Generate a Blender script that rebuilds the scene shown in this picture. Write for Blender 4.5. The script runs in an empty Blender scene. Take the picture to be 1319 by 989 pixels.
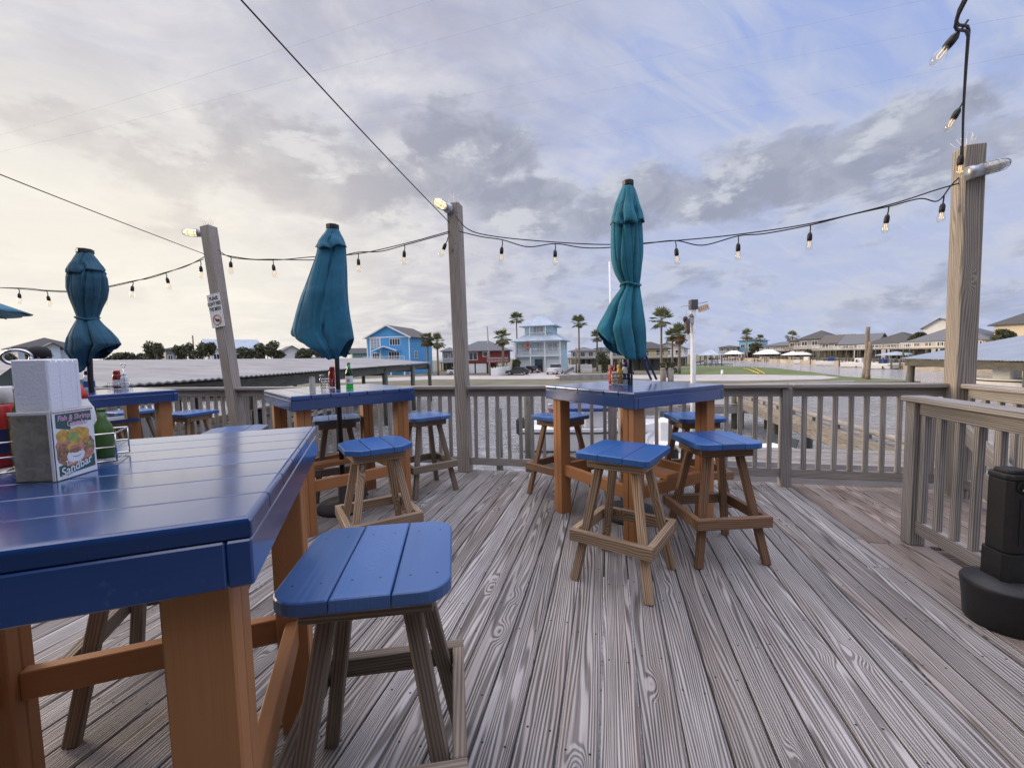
import bpy, bmesh, math, random
from mathutils import Vector, Matrix
random.seed(7)
R=random.random
def RU(a,b): return a+(b-a)*random.random()
SC=bpy.context.scene
COL=SC.collection
PI=math.pi
rad=math.radians

# ---------------------------------------------------------------- camera (world: x right, y forward, z up, deck at z=0)
F_PX,PITCH,ROLL,CAM_H=527.4,rad(3.79),rad(-1.30),1.314
_cp,_sp=math.cos(PITCH),math.sin(PITCH); _cr,_sr=math.cos(ROLL),math.sin(ROLL)
_r0=Vector((1,0,0)); _u0=Vector((0,_sp,_cp)); CF=Vector((0,_cp,-_sp))
CR=_cr*_r0+_sr*_u0; CU=_cr*_u0-_sr*_r0
def ray(px,py): return CF+CR*((px-659.5)/F_PX)-CU*((py-494.5)/F_PX)
def at(px,py,z=0.0):
    d=ray(px,py); k=(z-CAM_H)/d.z
    return Vector((d.x*k,d.y*k,z))
def atY(px,py,Y):
    d=ray(px,py); k=Y/d.y
    return Vector((d.x*k,Y,CAM_H+d.z*k))
# deck frame: s across the boards, t along them
DA=rad(-13.4)
US=Vector((math.cos(DA),math.sin(DA),0)); VT=Vector((-math.sin(DA),math.cos(DA),0))
def D(s,t,z=0.0): return US*s+VT*t+Vector((0,0,z))
def atT(px,py,t):
    d=ray(px,py); k=t/(d.dot(VT)); return Vector((d.x*k,d.y*k,CAM_H+d.z*k))

# ---------------------------------------------------------------- object helpers
def link(o,parent=None):
    COL.objects.link(o)
    if parent is not None: o.parent=parent
    return o
def tag(o,label=None,cat=None,group=None,kind=None):
    if label: o['label']=label
    if cat: o['category']=cat
    if group: o['group']=group
    if kind: o['kind']=kind
    return o
def thing(name,label,cat,loc=(0,0,0),rz=0.0,group=None):
    o=bpy.data.objects.new(name,None); o.location=loc; o.rotation_euler=(0,0,rz); o.empty_display_size=.1
    link(o); return tag(o,label,cat,group)
def dup(root,loc=None,rz=None,label=None,group=None):
    r=root.copy(); COL.objects.link(r)
    if loc is not None: r.location=loc
    if rz is not None: r.rotation_euler=(0,0,rz)
    if label: r['label']=label
    if group: r['group']=group
    for ch in list(root.children):
        c=ch.copy(); COL.objects.link(c); c.parent=r
        for g in list(ch.children):
            e=g.copy(); COL.objects.link(e); e.parent=c
    return r
def mesh_obj(name,bm,mats,parent=None,smooth=False,loc=None,rz=None):
    me=bpy.data.meshes.new(name); bm.to_mesh(me); bm.free()
    if not isinstance(mats,(list,tuple)): mats=[mats]
    for m in mats: me.materials.append(m)
    if smooth:
        for p in me.polygons: p.use_smooth=True
    o=bpy.data.objects.new(name,me); link(o,parent)
    if loc is not None: o.location=loc
    if rz is not None: o.rotation_euler=(0,0,rz)
    return o

class MB:
    """one mesh being collected; every shape gets wood-grain UVs (u across, v along, in metres)"""
    def __init__(s):
        s.bm=bmesh.new(); s.uv=s.bm.loops.layers.uv.new('UVMap'); s.sm=[]
    def _uv(s,faces,o,A,B,C,off):
        for f in faces:
            n=f.normal
            ax=[abs(n.dot(A)),abs(n.dot(B)),abs(n.dot(C))]; k=ax.index(max(ax))
            for l in f.loops:
                d=l.vert.co-o
                a,b,c=d.dot(A),d.dot(B),d.dot(C)
                if k==0: u,v=b,c*.25
                elif k==1: u,v=c+.37,a
                else: u,v=b,a
                l[s.uv].uv=(u+off[0],v+off[1])
    def beam(s,p0,p1,w,h,up=(0,0,1),b=.003,mi=0,ext=0.0):
        """box along p0->p1, width w sideways, height h along up, small chamfers"""
        p0=Vector(p0);p1=Vector(p1); A=(p1-p0); L=A.length
        if L<1e-6: return
        A/=L; C=Vector(up)-A*Vector(up).dot(A)
        if C.length<1e-4: C=Vector((0,1,0))-A*A.y
        C.normalize(); B=C.cross(A)
        o=(p0+p1)/2; X,Y,Z=L/2+ext,w/2,h/2; b=min(b,X*.45,Y*.45,Z*.45)
        bm=s.bm; vs={}
        def P(x,y,z): return bm.verts.new(o+A*x+B*y+C*z)
        fs=[]
        def F(v):
            f=bm.faces.new(v); f.material_index=mi; fs.append(f)
        if b<=0:
            for sx in(-1,1):
                for sy in(-1,1):
                    for sz in(-1,1): vs[sx,sy,sz]=P(sx*X,sy*Y,sz*Z)
            g=lambda *q:F([vs[k] for k in q])
            g((1,-1,-1),(1,1,-1),(1,1,1),(1,-1,1)); g((-1,-1,-1),(-1,-1,1),(-1,1,1),(-1,1,-1))
            g((-1,1,-1),(-1,1,1),(1,1,1),(1,1,-1)); g((-1,-1,-1),(1,-1,-1),(1,-1,1),(-1,-1,1))
            g((-1,-1,1),(1,-1,1),(1,1,1),(-1,1,1)); g((-1,-1,-1),(-1,1,-1),(1,1,-1),(1,-1,-1))
        else:
            for sx in(-1,1):
                for sy in(-1,1):
                    for sz in(-1,1):
                        vs[sx,sy,sz,0]=P(sx*X,sy*(Y-b),sz*(Z-b))
                        vs[sx,sy,sz,1]=P(sx*(X-b),sy*Y,sz*(Z-b))
                        vs[sx,sy,sz,2]=P(sx*(X-b),sy*(Y-b),sz*Z)
            q=[(-1,-1),(1,-1),(1,1),(-1,1)]
            for sg in(-1,1):
                F([vs[sg,a,c,0] for a,c in q]); F([vs[a,sg,c,1] for a,c in q]); F([vs[a,c,sg,2] for a,c in q])
            for a in(-1,1):
                for c in(-1,1):
                    F([vs[-1,a,c,1],vs[1,a,c,1],vs[1,a,c,2],vs[-1,a,c,2]])
                    F([vs[a,-1,c,0],vs[a,1,c,0],vs[a,1,c,2],vs[a,-1,c,2]])
                    F([vs[a,c,-1,0],vs[a,c,1,0],vs[a,c,1,1],vs[a,c,-1,1]])
                    for e in(-1,1): F([vs[a,c,e,0],vs[a,c,e,1],vs[a,c,e,2]])
        for f in fs:
            f.normal_update()
            if f.normal.dot(f.calc_center_median()-o)<0: f.normal_flip()
        s._uv(fs,o,A,B,C,(random.randint(0,60),R()*90))
    def box(s,c,size,b=.003,mi=0,grain='x'):
        c=Vector(c); x,y,z=size
        if grain=='x': s.beam(c-Vector((x/2,0,0)),c+Vector((x/2,0,0)),y,z,(0,0,1),b,mi)
        elif grain=='y': s.beam(c-Vector((0,y/2,0)),c+Vector((0,y/2,0)),x,z,(0,0,1),b,mi)
        else: s.beam(c-Vector((0,0,z/2)),c+Vector((0,0,z/2)),x,y,(0,1,0),b,mi)
    def prism(s,poly,z0,z1,mi=0,bev=0,seg=2,A=Vector((1,0,0))):
        """vertical prism over a 2D polygon; optional rounded edges"""
        t=bmesh.new()
        lo=[t.verts.new((x,y,z0)) for x,y in poly]; hi=[t.verts.new((x,y,z1)) for x,y in poly]
        n=len(poly)
        t.faces.new(hi); t.faces.new(lo[::-1])
        for i in range(n): t.faces.new([lo[i],lo[(i+1)%n],hi[(i+1)%n],hi[i]])
        bmesh.ops.recalc_face_normals(t,faces=t.faces)
        if bev:
            ed=[e for e in t.edges if abs(e.verts[0].co.z-e.verts[1].co.z)<1e-6]
            bmesh.ops.bevel(t,geom=ed,offset=bev,segments=seg,profile=.6,affect='EDGES')
        A=Vector(A); B=Vector((-A.y,A.x,0)); C=Vector((0,0,1))
        s.merge(t,mi,lambda fs,o=Vector((sum(p[0] for p in poly)/n,sum(p[1] for p in poly)/n,z0)):s._uv(fs,o,A,B,C,(random.randint(0,60),R()*90)))
    def merge(s,t,mi=0,uvf=None,smooth=False):
        mp={}
        fs=[]
        for v in t.verts: mp[v]=s.bm.verts.new(v.co)
        for f in t.faces:
            try: g=s.bm.faces.new([mp[v] for v in f.verts])
            except ValueError: continue
            g.material_index=mi; g.smooth=smooth; g.normal_update(); fs.append(g)
        t.free()
        if uvf: uvf(fs)
        return fs
    def tube(s,pts,r,seg=8,mi=0,caps=True,smooth=True):
        """tube along points; r number or list"""
        pts=[Vector(p) for p in pts]; n=len(pts)
        rs=r if isinstance(r,(list,tuple)) else [r]*n
        rings=[]; prev=None; L=0
        for i,p in enumerate(pts):
            d=(pts[min(i+1,n-1)]-pts[max(i-1,0)]).normalized()
            if prev is None:
                a=Vector((0,0,1)) if abs(d.z)<.9 else Vector((1,0,0))
                x=(a-d*a.dot(d)).normalized()
            else: x=(prev-d*prev.dot(d)).normalized()
            prev=x; y=d.cross(x)
            rings.append([s.bm.verts.new(p+(x*math.cos(2*PI*k/seg)+y*math.sin(2*PI*k/seg))*rs[i]) for k in range(seg)])
        off=(random.randint(0,60),R()*90); d0=0
        for i in range(n-1):
            l=(pts[i+1]-pts[i]).length
            for k in range(seg):
                f=s.bm.faces.new([rings[i][k],rings[i][(k+1)%seg],rings[i+1][(k+1)%seg],rings[i+1][k]])
                f.material_index=mi; f.smooth=smooth
                us=[k,k+1,k+1,k]; vv=[d0,d0,d0+l,d0+l]
                for j,lp in enumerate(f.loops): lp[s.uv].uv=(us[j]/seg*2*PI*rs[i]+off[0],vv[j]+off[1])
            d0+=l
        if caps and seg>2:
            f=s.bm.faces.new(rings[0][::-1]); f.material_index=mi
            f=s.bm.faces.new(rings[-1]); f.material_index=mi
    def lathe(s,prof,c=(0,0,0),seg=20,mi=0,smooth=True,sx=1,sy=1,rot=0):
        """profile [(r,z)...] bottom to top, spun about z"""
        c=Vector(c); rings=[]
        for r_,z in prof:
            if r_<1e-6: rings.append([s.bm.verts.new(c+Vector((0,0,z)))])
            else: rings.append([s.bm.verts.new(c+Vector((r_*sx*math.cos(2*PI*k/seg+rot),r_*sy*math.sin(2*PI*k/seg+rot),z))) for k in range(seg)])
        for a,b in zip(rings,rings[1:]):
            for k in range(seg):
                if len(a)==1 and len(b)==1: continue
                if len(a)==1: v=[a[0],b[(k+1)%seg],b[k]][::-1]; v=[a[0],b[k],b[(k+1)%seg]][::-1]
                elif len(b)==1: v=[a[k],a[(k+1)%seg],b[0]]
                else: v=[a[k],a[(k+1)%seg],b[(k+1)%seg],b[k]]
                f=s.bm.faces.new(v); f.material_index=mi; f.smooth=smooth
                for l in f.loops: l[s.uv].uv=(l.vert.co.x-c.x,l.vert.co.z)
        if len(rings[0])>1:
            f=s.bm.faces.new(rings[0][::-1]); f.material_index=mi
        if len(rings[-1])>1:
            f=s.bm.faces.new(rings[-1]); f.material_index=mi
    def sheet(s,poly,mi=0):
        f=s.bm.faces.new([s.bm.verts.new(p) for p in poly]); f.material_index=mi
        for l in f.loops: l[s.uv].uv=(l.vert.co.x,l.vert.co.y)
        return f
    def out(s,name,mats,parent=None,**k): return mesh_obj(name,s.bm,mats,parent,**k)

def part_beam(name,p0,p1,w,h,m,parent,up=(0,0,1),b=.003,label=None):
    q=MB(); q.beam(p0,p1,w,h,up,b); o=q.out(name,m,parent)
    if label: o['label']=label
    return o
def text_mesh(body,size,m,parent,name,loc,rot,ext=.0004,align='CENTER',sx=1.0,shear=0.0,bold=0.0):
    cu=bpy.data.curves.new(name,'FONT'); cu.body=body; cu.size=size; cu.align_x=align; cu.align_y='CENTER'; cu.extrude=ext
    cu.shear=shear; cu.offset=bold; cu.resolution_u=3
    tmp=bpy.data.objects.new(name+'_curve',cu); COL.objects.link(tmp)
    dg=bpy.context.evaluated_depsgraph_get(); me=bpy.data.meshes.new_from_object(tmp.evaluated_get(dg))
    bpy.data.objects.remove(tmp); bpy.data.curves.remove(cu)
    me.materials.clear(); me.materials.append(m)
    o=bpy.data.objects.new(name,me); link(o,parent); o.location=loc; o.rotation_euler=rot; o.scale=(sx,1,1)
    return o
# ---------------------------------------------------------------- materials
class NT:
    def __init__(s,name):
        s.m=bpy.data.materials.new(name); s.m.use_nodes=True; s.t=s.m.node_tree; s.t.nodes.clear()
        s.out=s.n('ShaderNodeOutputMaterial'); s.p=s.n('ShaderNodeBsdfPrincipled'); s.l(s.p.outputs[0],s.out.inputs[0])
    def n(s,t,**k):
        q=s.t.nodes.new(t)
        for a,b in k.items(): setattr(q,a,b)
        return q
    def l(s,a,b): s.t.links.new(a,b)
    def val(s,sock,v):
        if isinstance(v,bpy.types.NodeSocket): s.l(v,sock)
        else: sock.default_value=v
    def math(s,op,a,b=None,c=None,clamp=False):
        q=s.n('ShaderNodeMath',operation=op,use_clamp=clamp); s.val(q.inputs[0],a)
        if b is not None: s.val(q.inputs[1],b)
        if c is not None: s.val(q.inputs[2],c)
        return q.outputs[0]
    def mix(s,f,a,b,mode='MIX'):
        q=s.n('ShaderNodeMix',data_type='RGBA',blend_type=mode); s.val(q.inputs[0],f); s.val(q.inputs[6],a); s.val(q.inputs[7],b)
        return q.outputs[2]
    def ramp(s,f,stops,interp='LINEAR'):
        q=s.n('ShaderNodeValToRGB'); q.color_ramp.interpolation=interp
        e=q.color_ramp.elements
        while len(e)>1: e.remove(e[0])
        e[0].position=stops[0][0]; e[0].color=c4(stops[0][1])
        for p_,c in stops[1:]:
            x=e.new(p_); x.color=c4(c)
        s.l(f,q.inputs[0]); return q.outputs[0]
    def noise(s,vec,scale,detail=2,rough=.5,dist=0):
        q=s.n('ShaderNodeTexNoise'); q.inputs['Scale'].default_value=scale; q.inputs['Detail'].default_value=detail
        q.inputs['Roughness'].default_value=rough; q.inputs['Distortion'].default_value=dist
        if vec is not None: s.l(vec,q.inputs['Vector'])
        return q.outputs[0]
    def comb(s,x,y,z=0.0):
        q=s.n('ShaderNodeCombineXYZ'); s.val(q.inputs[0],x); s.val(q.inputs[1],y); s.val(q.inputs[2],z); return q.outputs[0]
    def sep(s,v):
        q=s.n('ShaderNodeSeparateXYZ'); s.l(v,q.inputs[0]); return q.outputs
    def coord(s,k='Object'): return s.n('ShaderNodeTexCoord').outputs[k]
    def bump(s,h,strength,dist=.01):
        q=s.n('ShaderNodeBump'); q.inputs['Strength'].default_value=strength; q.inputs['Distance'].default_value=dist
        s.l(h,q.inputs['Height']); s.l(q.outputs[0],s.p.inputs['Normal']); return q
    def sm(s,x,a,b):
        q=s.n('ShaderNodeMapRange',interpolation_type='SMOOTHSTEP'); s.val(q.inputs[0],x); q.inputs[1].default_value=a; q.inputs[2].default_value=b
        return q.outputs[0]
def c4(c):
    if isinstance(c,(int,float)): return (c,c,c,1)
    return (*c,1) if len(c)==3 else c
def simple(name,col,rough=.6,metal=0,var=.12,scale=6,spec=None,bump=0,bscale=60):
    k=NT(name); c=k.coord()
    n=k.noise(c,scale,4,.6)
    lo=tuple(x*(1-var) for x in col); hi=tuple(min(1,x*(1+var)) for x in col)
    k.l(k.ramp(n,[(.3,lo),(.7,hi)]),k.p.inputs['Base Color'])
    k.p.inputs['Roughness'].default_value=rough; k.p.inputs['Metallic'].default_value=metal
    if spec is not None: k.p.inputs['Specular IOR Level'].default_value=spec
    if bump: k.bump(k.noise(c,bscale,3,.6),bump,.01)
    return k.m
def grain_field(k,acr=8.0,alo=.75,amp=15.0,lin=38.0,knots=True,seedoff=0.0):
    uv=k.n('ShaderNodeUVMap',uv_map='UVMap').outputs[0]; x=k.sep(uv); u,v=x[0],x[1]
    p=k.comb(k.math('MULTIPLY',u,acr),k.math('MULTIPLY',v,alo),seedoff)
    n=k.noise(p,1.0,1.5,.45)
    fld=k.math('ADD',k.math('MULTIPLY',n,amp),k.math('MULTIPLY',u,lin))
    kn=None
    if knots:
        vo=k.n('ShaderNodeTexVoronoi',feature='F1'); vo.inputs['Scale'].default_value=1
        pk=k.comb(k.math('MULTIPLY',u,8.0),k.math('MULTIPLY',v,3.4),3.0); k.l(pk,vo.inputs['Vector'])
        gate=k.math('GREATER_THAN',k.sep(vo.outputs['Color'])[0],.80)
        d=vo.outputs['Distance']
        kn=k.math('MULTIPLY',k.math('SUBTRACT',1.0,k.sm(d,0.0,.42)),gate)
        fld=k.math('ADD',fld,k.math('MULTIPLY',kn,4.5))
    ring=k.math('MULTIPLY_ADD',k.math('SINE',k.math('MULTIPLY',fld,2*PI)),.5,.5)
    streak=k.noise(k.comb(k.math('MULTIPLY',u,115),k.math('MULTIPLY',v,2.2),1.0),1.0,3,.65)
    low=k.noise(k.comb(k.math('MULTIPLY',u,5),k.math('MULTIPLY',v,1.1),5.0),1.0,3,.6)
    isl=k.n('ShaderNodeNewGeometry').outputs['Random Per Island']
    oi=k.n('ShaderNodeObjectInfo').outputs['Random']
    rnd=k.math('FRACT',k.math('ADD',isl,k.math('MULTIPLY',oi,7.3)))
    return dict(u=u,v=v,ring=ring,streak=streak,low=low,rnd=rnd,knot=kn)
def wood(name,dark,light,tint,rough=.7,ringw=.6,bump=.5,nails=False,acr=8.0,alo=.75,amp=15.0,lin=38.0,bright=(.8,1.15),knots=True,brown=0.0):
    k=NT(name); g=grain_field(k,acr,alo,amp,lin,knots)
    r=k.sm(g['ring'],.10,.80)
    f=k.math('ADD',k.math('MULTIPLY',r,ringw),k.math('MULTIPLY',k.math('SUBTRACT',g['streak'],.5),.9))
    f=k.math('ADD',f,k.math('MULTIPLY',k.math('SUBTRACT',g['low'],.5),.7))
    f=k.math('ADD',f,.12,clamp=True)
    col=k.mix(f,c4(dark),c4(light))
    col=k.mix(k.sm(g['rnd'],.15,1.0),col,k.mix(1.0,col,c4(tint),'MULTIPLY'))
    br=k.n('ShaderNodeMapRange'); k.l(k.math('FRACT',k.math('MULTIPLY',g['rnd'],17.3)),br.inputs[0]); br.inputs[3].default_value=bright[0]; br.inputs[4].default_value=bright[1]
    b3=k.comb(br.outputs[0],br.outputs[0],br.outputs[0])
    col=k.mix(1.0,col,b3,'MULTIPLY')
    if brown:
        bn=k.noise(k.comb(k.math('MULTIPLY',g['u'],7),k.math('MULTIPLY',g['v'],.7),11.0),1.0,3,.55)
        col=k.mix(k.math('MULTIPLY',k.sm(bn,.50,.68),brown),col,k.mix(1.0,col,(.66,.54,.46,1),'MULTIPLY'))
    if knots: col=k.mix(k.math('MULTIPLY',k.sm(g['knot'],.72,.98),.75),col,c4(tuple(x*.45 for x in dark)))
    if nails:
        au=k.math('SUBTRACT',k.math('FRACT',k.math('ADD',g['u'],.5)),.5)
        du=k.math('SUBTRACT',k.math('ABSOLUTE',au),.040)
        dv=k.math('MULTIPLY',k.math('SUBTRACT',k.math('FRACT',k.math('DIVIDE',g['v'],.6)),.5),.6)
        dd=k.math('SQRT',k.math('ADD',k.math('MULTIPLY',du,du),k.math('MULTIPLY',dv,dv)))
        col=k.mix(k.math('SUBTRACT',1.0,k.sm(dd,.0032,.0055)),col,(.015,.012,.01,1))
    k.l(col,k.p.inputs['Base Color'])
    k.p.inputs['Roughness'].default_value=rough; k.p.inputs['Specular IOR Level'].default_value=.3
    h=k.math('ADD',k.math('MULTIPLY',r,.7),k.math('MULTIPLY',g['streak'],.6))
    k.bump(h,bump,.004)
    return k.m
def painted(name,col,rough=.3,bump=.25,wear=.0,var=.15,coat=0.0,wearcol=(.3,.32,.4),screws=False):
    k=NT(name); g=grain_field(k,7.0,.6,9.0,45.0,True)
    lo=tuple(x*(1-var) for x in col); hi=tuple(x*(1+var) for x in col)
    c=k.mix(k.math('ADD',k.math('MULTIPLY',g['low'],.7),k.math('MULTIPLY',g['streak'],.3)),c4(lo),c4(hi))
    br=k.n('ShaderNodeMapRange'); k.l(g['rnd'],br.inputs[0]); br.inputs[3].default_value=.82; br.inputs[4].default_value=1.15
    c=k.mix(1.0,c,k.comb(br.outputs[0],br.outputs[0],br.outputs[0]),'MULTIPLY')
    if wear:
        oc=k.coord(); w=k.noise(oc,38,5,.7); c=k.mix(k.math('MULTIPLY',k.sm(w,.655,.69),wear),c,c4(wearcol))
    if screws:
        ox=k.sep(k.coord())
        fx=k.math('SUBTRACT',k.math('MULTIPLY',k.math('FRACT',k.math('DIVIDE',k.math('ADD',ox[0],.215),.14333)),.14333),.07167)
        dx=k.math('SUBTRACT',k.math('ABSOLUTE',fx),.034); dy=k.math('SUBTRACT',k.math('ABSOLUTE',ox[1]),.135)
        dd=k.math('SQRT',k.math('ADD',k.math('MULTIPLY',dx,dx),k.math('MULTIPLY',dy,dy)))
        c=k.mix(k.math('SUBTRACT',1.0,k.sm(dd,.0025,.0045)),c,(.008,.012,.03,1))
    k.l(c,k.p.inputs['Base Color'])
    rr=k.math('ADD',k.math('MULTIPLY_ADD',g['low'],.26,rough-.16),k.math('MULTIPLY',g['streak'],.10)); k.l(rr,k.p.inputs['Roughness'])
    k.p.inputs['Coat Weight'].default_value=coat; k.p.inputs['Coat Roughness'].default_value=.14
    h=k.math('ADD',k.math('MULTIPLY',g['ring'],.3),k.math('MULTIPLY',g['streak'],.8))
    k.bump(h,bump,.002)
    return k.m
M={}
M['deck']=wood('deck_wood',(.098,.085,.077),(.585,.56,.54),(.92,.88,.83),.68,.52,.8,nails=True,bright=(.74,1.08),acr=10,alo=.5,amp=13,lin=82,brown=.42)
M['deckb']=wood('deck_wood_brown',(.085,.065,.052),(.47,.40,.35),(.9,.84,.80),.72,.62,.7,nails=True,bright=(.85,1.1),acr=9,alo=.46,amp=17,lin=92,brown=.6)
M['rail']=wood('rail_wood',(.15,.135,.122),(.62,.575,.52),(.88,.89,.93),.8,.45,.4,acr=6,alo=.35,amp=4,lin=80,bright=(.85,1.12),knots=False)
M['post']=wood('post_wood',(.19,.165,.14),(.54,.475,.40),(.95,.95,.95),.8,.42,.5,acr=6,amp=9,lin=60,bright=(.9,1.1))
M['leg']=wood('stool_wood',(.19,.12,.07),(.64,.47,.31),(.80,.80,.82),.6,.5,.3,amp=7,lin=80,bright=(.85,1.15))
M['bluesheen']=painted('sky_sheen_blue_seat_paint',(.054,.135,.335),.36,.5,.3,.28,.25,screws=True,wearcol=(.16,.24,.42))  # seat blue lightened so its colour carries the sheen of the overhead sky
M['stain']=painted('orange_stain',(.38,.165,.060),.58,.35,.14,.34,0,(.4,.2,.1))
M['blue']=painted('blue_paint',(.010,.052,.19),.19,.06,.45,.34,.75,(.07,.12,.26))
M['blueseat']=painted('blue_seat_paint',(.024,.100,.30),.36,.45,.5,.36,.25,(.12,.18,.34),screws=True)
M['pile']=wood('pile_wood',(.07,.07,.06),(.2,.19,.16),(.9,.95,.88),.85,.4,.6,amp=6,lin=20)
M['dock']=wood('dock_wood',(.15,.14,.13),(.42,.39,.355),(.85,.83,.8),.85,.5,.3,amp=8,lin=30)
M['black']=simple('black_plastic',(.012,.012,.013),.42,0,.2,30,bump=.25,bscale=250)
M['rubber']=simple('black_cable',(.012,.011,.011),.6)
M['steel']=simple('bright_steel',(.62,.62,.62),.25,1,.05)
M['galv']=simple('galvanised_metal',(.45,.45,.46),.45,.8,.12,20)
M['white']=simple('white_paint',(.80,.80,.80),.55,0,.06)
M['whitep']=simple('white_plastic',(.75,.74,.70),.35,0,.05)
M['paper']=simple('napkin_paper',(.80,.80,.82),.9,0,.04,12,bump=.15,bscale=180)
M['acryl']=None
M['concrete']=simple('concrete',(.42,.39,.36),.85,0,.15,.8)
M['asphalt']=simple('asphalt_road',(.30,.28,.26),.9,0,.15,.5)
M['grass']=simple('lawn_grass',(.115,.150,.045),.95,0,.35,.35)
M['scrub']=simple('dry_grass',(.145,.135,.085),.95,0,.3,.4)
M['sand']=simple('bank_soil',(.30,.25,.19),.95,0,.25,.8)
M['glasspane']=simple('window_glass',(.035,.045,.055),.08,0,.2,2)
M['lightglass']=simple('curtained_window',(.36,.38,.40),.15,0,.2,2)
M['tyre']=simple('tyre_rubber',(.015,.015,.015),.8)
M['red']=simple('red_plastic',(.42,.018,.014),.3)
M['redlid']=simple('red_lid',(.5,.03,.025),.4)
M['green']=simple('green_plastic',(.05,.11,.02),.35)
M['mustard']=simple('mustard_plastic',(.62,.33,.02),.35)
M['navy']=simple('navy_plastic',(.015,.025,.10),.4)
M['tan']=simple('tan_box',(.50,.36,.22),.7)
def glass(name,col=(1,1,1),rough=.03,alpha=.25):
    k=NT(name); tr=k.n('ShaderNodeBsdfTransparent'); tr.inputs[0].default_value=c4(col); gl=k.n('ShaderNodeBsdfGlossy'); gl.inputs['Roughness'].default_value=rough
    fr=k.n('ShaderNodeLayerWeight'); fr.inputs[0].default_value=.5; mx=k.n('ShaderNodeMixShader'); k.l(k.math('MULTIPLY_ADD',k.math('POWER',fr.outputs[1],4.0),.75,.045),mx.inputs[0]); k.l(tr.outputs[0],mx.inputs[1]); k.l(gl.outputs[0],mx.inputs[2])
    k.l(mx.outputs[0],k.out.inputs[0]); return k.m
M['bulb']=glass('clear_bulb_glass',(.97,.95,.9),.04)
M['bottle']=glass('green_bottle_glass',(.16,.62,.24),.04)
M['clear']=glass('clear_plastic',(.93,.93,.90),.06)
def emis(name,col,st):
    k=NT(name); k.p.inputs['Base Color'].default_value=c4(col); k.p.inputs['Emission Color'].default_value=c4(col); k.p.inputs['Emission Strength'].default_value=st
    return k.m
M['lamp']=emis('lit_lamp_glass',(1,.85,.50),1.1)
M['filament']=emis('warm_filament',(1,.72,.4),.8)
M['frost']=simple('frosted_lamp_glass',(.62,.60,.54),.3)
# canvas
def canvas(name,col):
    k=NT(name); c=k.coord()
    w=k.n('ShaderNodeTexWave',wave_type='BANDS',bands_direction='Z'); w.inputs['Scale'].default_value=160; k.l(c,w.inputs['Vector'])
    n=k.noise(c,5,4,.6)
    k.l(k.ramp(n,[(.3,tuple(x*.75 for x in col)),(.7,tuple(x*1.2 for x in col))]),k.p.inputs['Base Color'])
    k.p.inputs['Roughness'].default_value=.85; k.p.inputs['Sheen Weight'].default_value=.15
    k.bump(k.math('ADD',k.noise(c,14,3,.55),k.math('MULTIPLY',w.outputs[0],.03)),.35,.02)
    return k.m
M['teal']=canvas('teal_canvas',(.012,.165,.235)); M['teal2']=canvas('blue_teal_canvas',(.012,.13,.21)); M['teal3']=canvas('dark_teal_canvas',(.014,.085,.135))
M['navycanvas']=canvas('navy_canvas',(.01,.04,.16))
# corrugated metal roof
def corr(name,col,per=.25,axis=1,metal=.3):
    k=NT(name); c=k.coord(); x=k.sep(c)
    s=k.math('SINE',k.math('MULTIPLY',x[axis],2*PI/per))
    n=k.noise(c,.6,4,.65)
    k.l(k.ramp(n,[(.3,tuple(q*.8 for q in col)),(.7,tuple(q*1.1 for q in col))]),k.p.inputs['Base Color'])
    k.p.inputs['Roughness'].default_value=.55; k.p.inputs['Metallic'].default_value=metal
    k.bump(s,.5,.02)
    return k.m
M['tin']=simple('corrugated_tin',(.29,.28,.27),.55,.2,.22,.9)
M['tinblue']=corr('pale_tin_roof',(.36,.43,.49),.45,0,.2)
M['shingle']=simple('dark_shingles',(.075,.073,.072),.9,0,.2,5,bump=.3,bscale=12)
M['shinglew']=simple('weathered_shingles',(.11,.10,.09),.9,0,.2,5,bump=.3,bscale=12)
M['shingleg']=simple('grey_shingles',(.135,.14,.15),.9,0,.18,5,bump=.3,bscale=12)
def siding(name,col,per=.2):
    k=NT(name); c=k.coord(); x=k.sep(c)
    fr=k.math('FRACT',k.math('DIVIDE',x[2],per))
    n=k.noise(c,1.2,3,.6)
    k.l(k.mix(n,c4(tuple(q*.88 for q in col)),c4(tuple(min(1,q*1.08) for q in col))),k.p.inputs['Base Color'])
    k.p.inputs['Roughness'].default_value=.7
    k.bump(fr,.6,.02)
    return k.m
M['hblue']=siding('bright_blue_siding',(.10,.36,.66)); M['hlight']=siding('pale_blue_siding',(.50,.70,.80)); M['hred']=siding('barn_red_siding',(.20,.035,.03))
M['hwhite']=siding('white_siding',(.72,.72,.70)); M['hcream']=siding('cream_siding',(.66,.58,.42)); M['hyellow']=siding('yellow_siding',(.62,.50,.20))
M['hpale']=siding('pale_grey_blue_siding',(.55,.62,.68)); M['hgrey']=siding('grey_siding',(.25,.26,.265)); M['hgreen']=siding('sage_siding',(.30,.42,.40)); M['htan']=siding('tan_siding',(.27,.235,.20)); M['hsky']=siding('sky_blue_siding',(.20,.46,.66))
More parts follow.
